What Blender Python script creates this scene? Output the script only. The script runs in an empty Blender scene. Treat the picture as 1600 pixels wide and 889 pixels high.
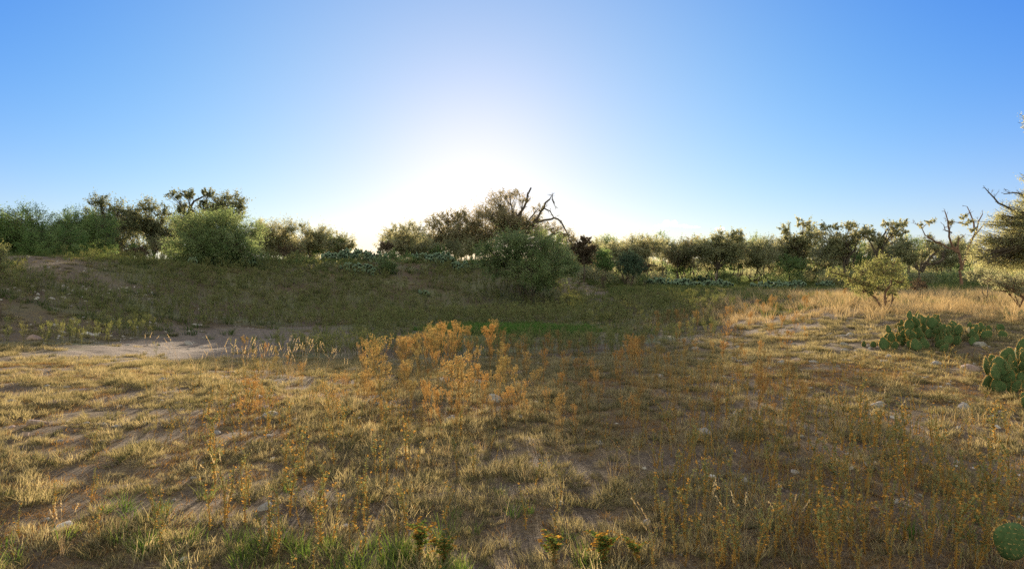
import bpy, bmesh, math, random
import numpy as np
from mathutils import Vector, Matrix

S = bpy.context.scene
COL = S.collection
R = math.radians

# ------------------------------------------------------------------ camera, sky, sun, exposure
F = 1067.0                       # focal length in photo pixels (1600 wide)
EYE = 1.65
HOR = 418.0                      # horizon row of the photo
cam = bpy.data.objects.new('camera', bpy.data.cameras.new('camera'))
COL.objects.link(cam); S.camera = cam
cam.data.lens = 24.0; cam.data.sensor_width = 36.0
cam.data.clip_start = 0.05; cam.data.clip_end = 20000
PITCH = math.atan((444.5 - HOR) / F)
cam.rotation_euler = (R(90) - PITCH, 0, 0)

SUN_EL, SUN_AZ = R(8.0), R(-2.9)
SUN_DIR = Vector((math.sin(SUN_AZ) * math.cos(SUN_EL), math.cos(SUN_AZ) * math.cos(SUN_EL), math.sin(SUN_EL)))
W = bpy.data.worlds.new('World'); S.world = W; W.use_nodes = True
wn, wl = W.node_tree.nodes, W.node_tree.links
sky = wn.new('ShaderNodeTexSky'); sky.sky_type = 'NISHITA'; sky.sun_disc = False
sky.sun_elevation = SUN_EL; sky.sun_rotation = SUN_AZ
sky.air_density = 1.0; sky.dust_density = 0.0; sky.ozone_density = 6.0
tc = wn.new('ShaderNodeTexCoord')


def wmath(op, a, b=None):
    m = wn.new('ShaderNodeMath'); m.operation = op
    for i, v in enumerate((a, b)):
        if v is None: continue
        if isinstance(v, (int, float)): m.inputs[i].default_value = v
        else: wl.new(v, m.inputs[i])
    return m.outputs[0]


def wcolor(fac, rgb):
    v = wn.new('ShaderNodeVectorMath'); v.operation = 'SCALE'
    v.inputs[0].default_value = rgb; wl.new(fac, v.inputs[3])
    return v.outputs[0]


def wadd(a, b):
    v = wn.new('ShaderNodeVectorMath'); v.operation = 'ADD'
    wl.new(a, v.inputs[0]); wl.new(b, v.inputs[1]); return v.outputs[0]


dt = wn.new('ShaderNodeVectorMath'); dt.operation = 'DOT_PRODUCT'
wl.new(tc.outputs['Generated'], dt.inputs[0]); dt.inputs[1].default_value = SUN_DIR
cosd = wmath('MAXIMUM', dt.outputs['Value'], 0.0)
sep = wn.new('ShaderNodeSeparateXYZ'); wl.new(tc.outputs['Generated'], sep.inputs[0])
tint = wn.new('ShaderNodeVectorMath'); tint.operation = 'MULTIPLY'
wl.new(sky.outputs[0], tint.inputs[0]); tint.inputs[1].default_value = (.4, .4, .4)
zf = wmath('SUBTRACT', 1.0, wmath('ABSOLUTE', sep.outputs['Z']))
one = wmath('ADD', 1.0, 0.0)
c = tint.outputs[0]
for fac_, rgb_ in ((one, (0, 0, 2.05)),                                    # blue air
                   (wmath('POWER', cosd, 8.0), (.85, 1.55, 0)), (wmath('POWER', cosd, 20.0), (.95, 0, 0)), (wmath('MULTIPLY', wmath('POWER', cosd, 20.0), wmath('POWER', zf, 6.0)), (1.3, 0, 0)),   # light scattered forward round the sun
                   (wmath('POWER', cosd, 110.0), (.85, .5, .2)),
                   (wmath('POWER', zf, 2.5), (0, 1.2, 0)), (wmath('POWER', zf, 6.0), (1.1, 0, 0)), (wmath('POWER', zf, 14.0), (2.0, 1.1, 0))):   # pale air along the horizon
    c = wadd(c, wcolor(fac_, rgb_))
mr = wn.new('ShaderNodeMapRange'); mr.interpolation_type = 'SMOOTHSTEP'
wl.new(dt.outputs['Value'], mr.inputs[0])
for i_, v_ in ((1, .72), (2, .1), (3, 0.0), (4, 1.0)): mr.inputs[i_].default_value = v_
c = wadd(c, wcolor(mr.outputs[0], (4.0, 3.8, 1.0)))                                 # added pale fill glow, unseen overhead and behind the camera, lifts the shade
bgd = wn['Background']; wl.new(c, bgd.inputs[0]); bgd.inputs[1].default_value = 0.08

sl = bpy.data.lights.new('sun', 'SUN'); sl.energy = 5.0; sl.angle = R(0.53); sl.color = (1.0, 0.82, 0.61)
sun = bpy.data.objects.new('sun', sl); COL.objects.link(sun)
sun.rotation_euler = SUN_DIR.to_track_quat('Z', 'Y').to_euler()
sun.location = (0, 0, 50)

S.view_settings.view_transform = 'Standard'; S.view_settings.look = 'None'
S.view_settings.exposure = 1.62; S.view_settings.gamma = 1.0
S.render.engine = 'CYCLES'
S.cycles.max_bounces = 6; S.cycles.diffuse_bounces = 3; S.cycles.transmission_bounces = 5
S.cycles.transparent_max_bounces = 6; S.cycles.volume_bounces = 3; S.cycles.glossy_bounces = 2
S.cycles.sample_clamp_indirect = 4.0; S.cycles.use_denoising = False
S.cycles.caustics_reflective = False; S.cycles.caustics_refractive = False

# ------------------------------------------------------------------ helpers
rng = np.random.default_rng(11)


def hash2(ix, iy, s):
    n = (ix.astype(np.int64) * 374761393 + iy.astype(np.int64) * 668265263 + s * 974634777) & 0x7fffffff
    n = ((n ^ (n >> 13)) * 1274126177) & 0x7fffffff
    n = n ^ (n >> 16)
    return (n & 0xffff) / 65535.0


def vnoise(x, y, s=0):
    x = np.asarray(x, float); y = np.asarray(y, float)
    ix, iy = np.floor(x), np.floor(y); fx, fy = x - ix, y - iy
    fx = fx * fx * (3 - 2 * fx); fy = fy * fy * (3 - 2 * fy)
    a = hash2(ix, iy, s); b = hash2(ix + 1, iy, s); c_ = hash2(ix, iy + 1, s); d = hash2(ix + 1, iy + 1, s)
    return (a * (1 - fx) + b * fx) * (1 - fy) + (c_ * (1 - fx) + d * fx) * fy


def fbm(x, y, s=0, o=4):
    t = 0; a = .5
    for i in range(o):
        t = t + a * vnoise(np.asarray(x) * 2 ** i, np.asarray(y) * 2 ** i, s + i * 17); a *= .5
    return t / (1 - .5 ** o)


def sstep(a, b, x):
    t = np.clip((x - a) / (b - a), 0, 1); return t * t * (3 - 2 * t)


def height_raw(x, y):
    x = np.asarray(x, float); y = np.asarray(y, float)
    # stock-tank hollow with an earth dam round its back and left side
    cx, cy = -2.0, 25.0
    dx, dy = x - cx, y - cy
    rx = np.where(dx > 0, 12.0, 17.0); ry = np.where(dy > 0, 17.5, 15.0)
    r = np.sqrt((dx / rx) ** 2 + (dy / ry) ** 2)
    ang = np.degrees(np.arctan2(dy, dx))
    ang = np.where(ang < -90, ang + 360, ang)          # -90..270
    dam = sstep(66, 86, ang) * (1 - sstep(168, 215, ang))
    right = sstep(-60, -15, ang) * (1 - sstep(60, 80, ang))
    H = 0.12 + 2.05 * dam + 0.40 * right
    w = sstep(.42, 1.12, r)
    crest = -0.55 + w * (H + 0.55)
    outer = 0.45 + 0 * x
    k = sstep(1.3, 2.2, r) * dam
    z = crest * (1 - k) + outer * k
    far = sstep(60, 140, np.hypot(x, y))
    z = z * (1 - far) + 0.35 * far
    z = z + (fbm(x * .16, y * .16, 5) - .5) * .5 * sstep(10, 30, np.hypot(x, y)) * (0.35 + .65 * w)
    z = z + (fbm(x * .9, y * .9, 9, 3) - .5) * .11
    z = z + (fbm(x * 3.3, y * 3.3, 3, 2) - .5) * .045 * (1 - sstep(18, 30, np.hypot(x, y)))
    return z


H0 = float(height_raw(0, 0))
def height(x, y): return height_raw(x, y) - H0


cam.location = (0, 0, EYE)


def at(px, py, Y):
    """point seen at photo pixel (px, py) at distance Y along the view axis"""
    return Vector(((px - 800) / F * Y, Y, EYE + (HOR - py) / F * Y))


_Ys = np.concatenate([np.arange(1.8, 30, .04), np.arange(30, 160, .25)])
def ground_at(px, py):
    X = (px - 800) / F * _Ys; Z = EYE + (HOR - py) / F * _Ys
    hit = np.nonzero(Z <= height(X, _Ys))[0]
    i = hit[0] if len(hit) else len(_Ys) - 1
    return Vector((X[i], _Ys[i], float(height(X[i], _Ys[i]))))


def on_ground(px, Y):
    x = (px - 800) / F * Y
    return Vector((x, Y, float(height(x, Y))))


class MB:
    """numpy mesh collector (quads) with a per-vertex tint"""
    def __init__(s): s.v = []; s.q = []; s.t = []; s.n = 0
    def add(s, v, q, t=0.5):
        v = np.asarray(v, float).reshape(-1, 3); q = np.asarray(q, int).reshape(-1, 4)
        s.v.append(v); s.q.append(q + s.n)
        s.t.append(np.broadcast_to(np.asarray(t, float), (len(v),)) if np.ndim(t) == 0 else np.asarray(t, float))
        s.n += len(v)
    def tube(s, pts, rad, sides=5, t=0.5):
        pts = np.asarray(pts, float); n = len(pts)
        rad = np.broadcast_to(np.asarray(rad, float), (n,))
        d = np.gradient(pts, axis=0); d /= np.linalg.norm(d, axis=1)[:, None] + 1e-9
        ref = np.array([0.31, 0.17, 0.93]) if abs(d[0][2]) < .8 else np.array([.95, .2, .1])
        u = np.cross(d, ref); u /= np.linalg.norm(u, axis=1)[:, None] + 1e-9
        w = np.cross(d, u)
        a = np.arange(sides) / sides * 2 * np.pi
        ring = pts[:, None, :] + rad[:, None, None] * (np.cos(a)[None, :, None] * u[:, None, :] + np.sin(a)[None, :, None] * w[:, None, :])
        i = np.arange(n - 1)[:, None] * sides; j = np.arange(sides)[None, :]; k = (j + 1) % sides
        q = np.stack([i + j, i + k, i + sides + k, i + sides + j], -1).reshape(-1, 4)
        s.add(ring.reshape(-1, 3), q, t)
    def leaves(s, c, d, L, Wd, t, rg):
        """diamond leaf quads: centres c, long axes d (n,3)"""
        c = np.asarray(c, float); n = len(c)
        if n == 0: return
        d = d / (np.linalg.norm(d, axis=1)[:, None] + 1e-9)
        r = rg.normal(size=(n, 3)); sd = np.cross(d, r); sd /= np.linalg.norm(sd, axis=1)[:, None] + 1e-9
        L = np.broadcast_to(L, (n,))[:, None]; Wd = np.broadcast_to(Wd, (n,))[:, None]
        v = np.stack([c - d * L * .5, c + sd * Wd * .5 - d * L * .05, c + d * L * .5, c - sd * Wd * .5 - d * L * .05], 1)
        q = np.arange(n * 4).reshape(n, 4)
        s.add(v.reshape(-1, 3), q, np.repeat(np.broadcast_to(t, (n,)), 4))
    def mesh(s, name, mat):
        me = bpy.data.meshes.new(name)
        if s.n:
            v = np.concatenate(s.v); q = np.concatenate(s.q); t = np.concatenate(s.t)
            me.vertices.add(len(v)); me.vertices.foreach_set('co', v.ravel().astype(np.float32))
            me.loops.add(q.size); me.loops.foreach_set('vertex_index', q.ravel().astype(np.int32))
            me.polygons.add(len(q)); me.polygons.foreach_set('loop_start', (np.arange(len(q)) * 4).astype(np.int32))
            a = me.attributes.new('tint', 'FLOAT', 'POINT'); a.data.foreach_set('value', t.astype(np.float32))
            me.update(calc_edges=True)
        me.materials.append(mat)
        return me
    def build(s, name, mat, parent=None, loc=None):
        o = bpy.data.objects.new(name, s.mesh(name, mat)); COL.objects.link(o)
        if parent is not None: o.parent = parent
        if loc is not None: o.location = loc
        return o


def tag(o, label=None, cat=None, group=None, kind=None):
    if label: o['label'] = label
    if cat: o['kind'] = 'thing'
    if cat: o['category'] = cat
    if group: o['group'] = group
    if kind: o['kind'] = kind
    return o


def empty(name, loc):
    o = bpy.data.objects.new(name, None); COL.objects.link(o); o.location = loc; o.empty_display_size = .2
    return o


# ------------------------------------------------------------------ materials
def mat_new(name):
    m = bpy.data.materials.new(name); m.use_nodes = True
    nt = m.node_tree; nt.nodes.clear()
    out = nt.nodes.new('ShaderNodeOutputMaterial')
    return m, nt.nodes, nt.links, out


def leaf_mat(name, cols, trans=.5, tmul=(1.3, 1.15, .7), rand=.25):
    """foliage: colour ramp over the leaf's tint, thin blades that reflect and transmit"""
    m, n, l, out = mat_new(name)
    at_ = n.new('ShaderNodeAttribute'); at_.attribute_name = 'tint'
    oi = n.new('ShaderNodeObjectInfo')
    r = n.new('ShaderNodeMath'); r.operation = 'MULTIPLY_ADD'
    l.new(oi.outputs['Random'], r.inputs[0]); r.inputs[1].default_value = rand; l.new(at_.outputs['Fac'], r.inputs[2])
    r2 = n.new('ShaderNodeMath'); r2.operation = 'SUBTRACT'; l.new(r.outputs[0], r2.inputs[0]); r2.inputs[1].default_value = rand / 2
    cr = n.new('ShaderNodeValToRGB'); l.new(r2.outputs[0], cr.inputs[0])
    els = cr.color_ramp.elements
    while len(els) < len(cols): els.new(.5)
    for e, (p, cc) in zip(els, cols): e.position = p; e.color = (*cc, 1)
    d = n.new('ShaderNodeBsdfDiffuse'); t = n.new('ShaderNodeBsdfTranslucent')
    l.new(cr.outputs[0], d.inputs[0])
    mu = n.new('ShaderNodeMix'); mu.data_type = 'RGBA'; mu.blend_type = 'MULTIPLY'; mu.inputs[0].default_value = 1
    l.new(cr.outputs[0], mu.inputs[6]); mu.inputs[7].default_value = (*tmul, 1)
    l.new(mu.outputs[2], t.inputs[0])
    mx = n.new('ShaderNodeMixShader'); mx.inputs[0].default_value = trans
    l.new(d.outputs[0], mx.inputs[1]); l.new(t.outputs[0], mx.inputs[2]); l.new(mx.outputs[0], out.inputs[0])
    return m


def rough_mat(name, c1, c2, scale=8, rough=.9, bump=.3, c3=None, detail=5, coord='Object'):
    m, n, l, out = mat_new(name)
    p = n.new('ShaderNodeBsdfPrincipled'); p.inputs['Roughness'].default_value = rough
    p.inputs['Specular IOR Level'].default_value = .2
    tx = n.new('ShaderNodeTexCoord')
    no = n.new('ShaderNodeTexNoise'); no.inputs['Scale'].default_value = scale; no.inputs['Detail'].default_value = detail
    l.new(tx.outputs[coord], no.inputs['Vector'])
    cr = n.new('ShaderNodeValToRGB'); l.new(no.outputs['Fac'], cr.inputs[0])
    cr.color_ramp.elements[0].position = .32; cr.color_ramp.elements[0].color = (*c1, 1)
    cr.color_ramp.elements[1].position = .68; cr.color_ramp.elements[1].color = (*c2, 1)
    if c3:
        e = cr.color_ramp.elements.new(.5); e.color = (*c3, 1)
    l.new(cr.outputs[0], p.inputs['Base Color'])
    b = n.new('ShaderNodeBump'); b.inputs['Strength'].default_value = bump; b.inputs['Distance'].default_value = .02
    l.new(no.outputs['Fac'], b.inputs['Height']); l.new(b.outputs[0], p.inputs['Normal'])
    l.new(p.outputs[0], out.inputs[0])
    return m


M = {}
M['mesquite'] = leaf_mat('mesquite_leaf', [(0, (0.085, 0.132, 0.060)), (.5, (0.155, 0.212, 0.101)), (1, (0.268, 0.301, 0.172))], .55, (1.588, 1.469, 1.008))
M['bush'] = leaf_mat('green_bush_leaf', [(0, (0.071, 0.125, 0.050)), (.5, (0.127, 0.198, 0.080)), (1, (0.211, 0.271, 0.131))], .52, (1.588, 1.469, 1.008))
M['olive'] = leaf_mat('olive_leaf', [(0, (0.142, 0.162, 0.091)), (.5, (0.247, 0.264, 0.161)), (1, (0.382, 0.367, 0.252))], .55, (1.529, 1.370, 1.008))
M['oak'] = leaf_mat('oak_leaf', [(0, (0.085, 0.103, 0.060)), (.6, (0.155, 0.169, 0.101)), (1, (0.254, 0.242, 0.142))], .5, (1.529, 1.408, 1.008))
M['thin'] = leaf_mat('brown_green_leaf', [(0, (0.122, 0.124, 0.068)), (.5, (0.203, 0.197, 0.116)), (1, (0.338, 0.296, 0.193))], .5, (1.465, 1.290, 1.046))  # lightened to put the glare around the sun into the leaf colour
M['cream'] = leaf_mat('cream_green_leaf', [(0, (.2, .22, .11)), (.5, (.32, .33, .19)), (1, (.45, .43, .29))], .6, (1.2, 1.1, .7))
M['pale'] = leaf_mat('pale_leaf', [(0, (.15, .18, .08)), (.5, (.25, .275, .14)), (1, (.39, .38, .23))], .58, (1.25, 1.12, .65))
M['bluegreen'] = leaf_mat('blue_green_leaf', [(0, (.045, .075, .05)), (.5, (.08, .12, .08)), (1, (.13, .17, .11))], .35, (1.2, 1.15, .8))
M['dead'] = leaf_mat('dead_brown_leaf', [(0, (.06, .045, .03)), (.5, (.11, .085, .06)), (1, (.18, .14, .1))], .3, (1.2, 1, .7))
M['bark'] = rough_mat('bark', (.05, .038, .028), (.13, .1, .075), 6, bump=.5)
M['redbark'] = rough_mat('red_brown_bark', (.11, .06, .04), (.24, .135, .085), 8, bump=.5)
M['broom'] = leaf_mat('broomweed_leaf', [(0, (.12, .125, .055)), (.4, (.26, .22, .115)), (.7, (.33, .24, .115)), (1, (.33, .19, .075))], .45, (1.2, 1.0, .6), .8)
M['broomstem'] = leaf_mat('broomweed_stem', [(0, (.16, .1, .035)), (1, (.30, .15, .05))], .2, (1.2, 1, .6))
M['hollowstem'] = leaf_mat('hollow_weed_stem', [(0, (.09, .095, .04)), (1, (.18, .15, .07))], .2, (1.2, 1, .6))
M['hollow'] = leaf_mat('hollow_weed_leaf', [(0, (.11, .148, .06)), (.5, (.18, .21, .09)), (1, (.30, .275, .135))], .42, (1.15, 1.08, .6), .45)
M['stalk'] = leaf_mat('stalk_leaf', [(0, (.12, .155, .075)), (.45, (.22, .235, .125)), (.6, (.33, .22, .08)), (1, (.42, .24, .065))], .45, (1.15, 1.0, .6), .2)
M['stalkstem'] = leaf_mat('stalk_stem', [(0, (.24, .22, .10)), (.5, (.38, .25, .085)), (1, (.44, .25, .065))], .35, (1.2, 1, .6), .3)
M['lush'] = leaf_mat('lush_weed_leaf', [(0, (.09, .14, .045)), (.5, (.15, .21, .065)), (.75, (.22, .25, .09)), (.8, (.3, .17, .05)), (1, (.34, .18, .05))], .5, (1.2, 1.15, .5), .08)
M['turf'] = leaf_mat('turf_blade', [(0, (.08, .085, .04)), (.4, (.26, .22, .12)), (1, (.49, .405, .245))], .5, (1.1, 1.02, .75), .5)
M['greengrass'] = leaf_mat('green_grass_blade', [(0, (.05, .1, .025)), (.6, (.11, .165, .05)), (1, (.24, .25, .10))], .5, (1.2, 1.15, .5), .3)
M['brightgrass'] = leaf_mat('bright_green_blade', [(0, (.07, .15, .036)), (1, (.14, .235, .065))], .45, (1.1, 1.15, .5), .3)
M['sage'] = leaf_mat('grey_green_blade', [(0, (.055, .085, .03)), (.5, (.11, .145, .06)), (1, (.22, .22, .10))], .45, (1.2, 1.1, .6), .5)
M['straw'] = leaf_mat('straw_blade', [(0, (.24, .19, .115)), (.5, (.42, .345, .22)), (1, (.6, .51, .35))], .45, (1.2, 1, .65), .4)
M['litter'] = leaf_mat('orange_litter', [(0, (.17, .11, .06)), (.5, (.31, .19, .085)), (1, (.44, .32, .17))], .4, (1.2, 1, .5), .4)
M['stone'] = rough_mat('stone', (.17, .15, .13), (.36, .32, .27), 5, bump=.6)
M['palestone'] = rough_mat('pale_limestone', (.34, .31, .27), (.55, .5, .44), 5, bump=.5)
M['redstone'] = rough_mat('red_brown_stone', (.2, .13, .1), (.36, .26, .2), 6, bump=.6)


def ground_material():
    m, n, l, out = mat_new('dry_ground')
    p = n.new('ShaderNodeBsdfPrincipled'); p.inputs['Roughness'].default_value = .95; p.inputs['Specular IOR Level'].default_value = .1
    g = n.new('ShaderNodeNewGeometry')

    def noise(sc, det=6, rgh=.6):
        x = n.new('ShaderNodeTexNoise'); x.inputs['Scale'].default_value = sc; x.inputs['Detail'].default_value = det
        x.inputs['Roughness'].default_value = rgh; l.new(g.outputs['Position'], x.inputs['Vector']); return x.outputs['Fac']

    def ramp(f, stops):
        r = n.new('ShaderNodeValToRGB'); l.new(f, r.inputs[0]); e = r.color_ramp.elements
        while len(e) < len(stops): e.new(.5)
        for q, (pos, cc) in zip(e, stops): q.position = pos; q.color = (*cc, 1) if len(cc) == 3 else cc
        return r.outputs[0]

    def mix(f, a, b):
        x = n.new('ShaderNodeMix'); x.data_type = 'RGBA'
        l.new(f, x.inputs[0]); l.new(a, x.inputs[6]); l.new(b, x.inputs[7]); return x.outputs[2]

    def attr(nm):
        a = n.new('ShaderNodeAttribute'); a.attribute_name = nm; return a.outputs['Fac']

    fine = noise(38, 8, .7); mid = noise(3.1, 8, .65); big = noise(.45, 6)
    soil = ramp(fine, [(.3, (.05, .036, .024)), (.5, (.11, .082, .055)), (.72, (.21, .162, .11))])
    straw = ramp(fine, [(.3, (.07, .05, .028)), (.5, (.15, .108, .06)), (.72, (.28, .205, .115))])
    olive = ramp(fine, [(.3, (.085, .095, .05)), (.5, (.15, .15, .08)), (.75, (.23, .21, .12))])
    dirt = ramp(noise(9, 8, .6), [(.3, (.115, .09, .068)), (.5, (.17, .135, .102)), (.7, (.24, .195, .15))])
    grn = ramp(fine, [(.3, (.045, .085, .03)), (.7, (.09, .155, .05))])
    patch = ramp(mid, [(.42, (0, 0, 0)), (.6, (1, 1, 1))])
    c = mix(patch, soil, straw)
    c = mix(attr('olive'), c, mix(ramp(big, [(.4, (0, 0, 0)), (.6, (1, 1, 1))]), olive, soil))
    c = mix(attr('dirt'), c, dirt)
    c = mix(attr('green'), c, grn)
    l.new(c, p.inputs['Base Color'])
    b = n.new('ShaderNodeBump'); b.inputs['Strength'].default_value = .9; b.inputs['Distance'].default_value = .06
    ad = n.new('ShaderNodeMath'); ad.operation = 'MULTIPLY_ADD'; l.new(fine, ad.inputs[0]); ad.inputs[1].default_value = .4; l.new(mid, ad.inputs[2])
    l.new(ad.outputs[0], b.inputs['Height']); l.new(b.outputs[0], p.inputs['Normal'])
    l.new(p.outputs[0], out.inputs[0])
    return m


# ------------------------------------------------------------------ zones on the ground (world coordinates)
def z_dirt(x, y):
    r = np.hypot((x + 8.7) / 3.2, (y - 21.0) / 6.2) + (fbm(x * .7, y * .7, 31) - .5) * 1.2
    a = 1 - sstep(.75, 1.1, r)
    r2 = np.hypot((x + 9.5) / 3.5, (y - 23.5) / .9) + (fbm(x * .6, y * .6, 33) - .5) * 1.2
    r3 = np.hypot((x + 17) / 5.5, (y - 27) / 1.6) + (fbm(x * .6, y * .6, 35) - .5) * 1.4
    r4 = np.hypot((x + 22) / 2.0, (y - 36) / 5) + (fbm(x * .6, y * .6, 36) - .5) * 1.2
    r5 = np.hypot((x - 4.6) / 1.1, (y - 41) / 7) + (fbm(x * .6, y * .6, 37) - .5) * 1.0
    return np.maximum.reduce([a, .75 * (1 - sstep(.6, 1.2, r2)), .35 * (1 - sstep(.6, 1.2, r3)), .0 * (1 - sstep(.6, 1.2, r4)), .6 * (1 - sstep(.6, 1.2, r5))])


def z_green(x, y):
    r = np.hypot((x - .3) / 3.6, (y - 25.8) / 2.2) + (fbm(x * .6, y * .6, 41) - .5) * .7
    return .85 * (1 - sstep(.35, 1.15, r))


def z_hollow(x, y):
    dx, dy = x + 2, y - 26
    r = np.hypot(dx / np.where(dx > 0, 10.5, 17), dy / np.where(dy > 0, 18, 11.5)) + (fbm(x * .3, y * .3, 43) - .5) * .5
    return 1 - sstep(.75, 1.05, r)


def z_gold(x, y):        # dry golden grass on the right bank
    r = np.hypot((x - 19) / 13.8, (y - 25.6) / 10.4) + (fbm(x * .3, y * .3, 47) - .5) * .35
    return 1 - sstep(.8, 1.05, r)


def axis(lo, hi, fine_lo, fine_hi, step, grow):
    a = list(np.arange(fine_lo, fine_hi + 1e-6, step))
    s = step; v = fine_hi
    while v < hi: s *= grow; v += s; a.append(v)
    s = step; v = fine_lo
    while v > lo: s *= grow; v -= s; a.insert(0, v)
    return np.array(a)


xs = axis(-4000, 4000, -12, 14, .13, 1.05); ys = axis(-400, 9000, 1, 27, .13, 1.05)
gx, gy = np.meshgrid(xs, ys)
gz = height(gx, gy)
nx, ny = len(xs), len(ys)
g = MB()
i = np.arange(ny - 1)[:, None] * nx; j = np.arange(nx - 1)[None, :]
g.add(np.stack([gx, gy, gz], -1).reshape(-1, 3), np.stack([i + j, i + j + 1, i + nx + j + 1, i + nx + j], -1))
ground = g.build('ground', ground_material())
tag(ground, kind='structure')
for nm, fn in (('dirt', z_dirt), ('green', z_green), ('olive', lambda x, y: np.maximum(z_hollow(x, y), sstep(36, 52, np.hypot(x, y))))):
    a = ground.data.attributes.new(nm, 'FLOAT', 'POINT')
    a.data.foreach_set('value', fn(gx, gy).ravel().astype(np.float32))
ground.data.polygons.foreach_set('use_smooth', np.ones(len(ground.data.polygons), bool))


# ------------------------------------------------------------------ trees and shrubs
def bezier(p0, p1, p2, n):
    t = np.linspace(0, 1, n)[:, None]
    return (1 - t) ** 2 * p0 + 2 * t * (1 - t) * p1 + t * t * p2


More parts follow.
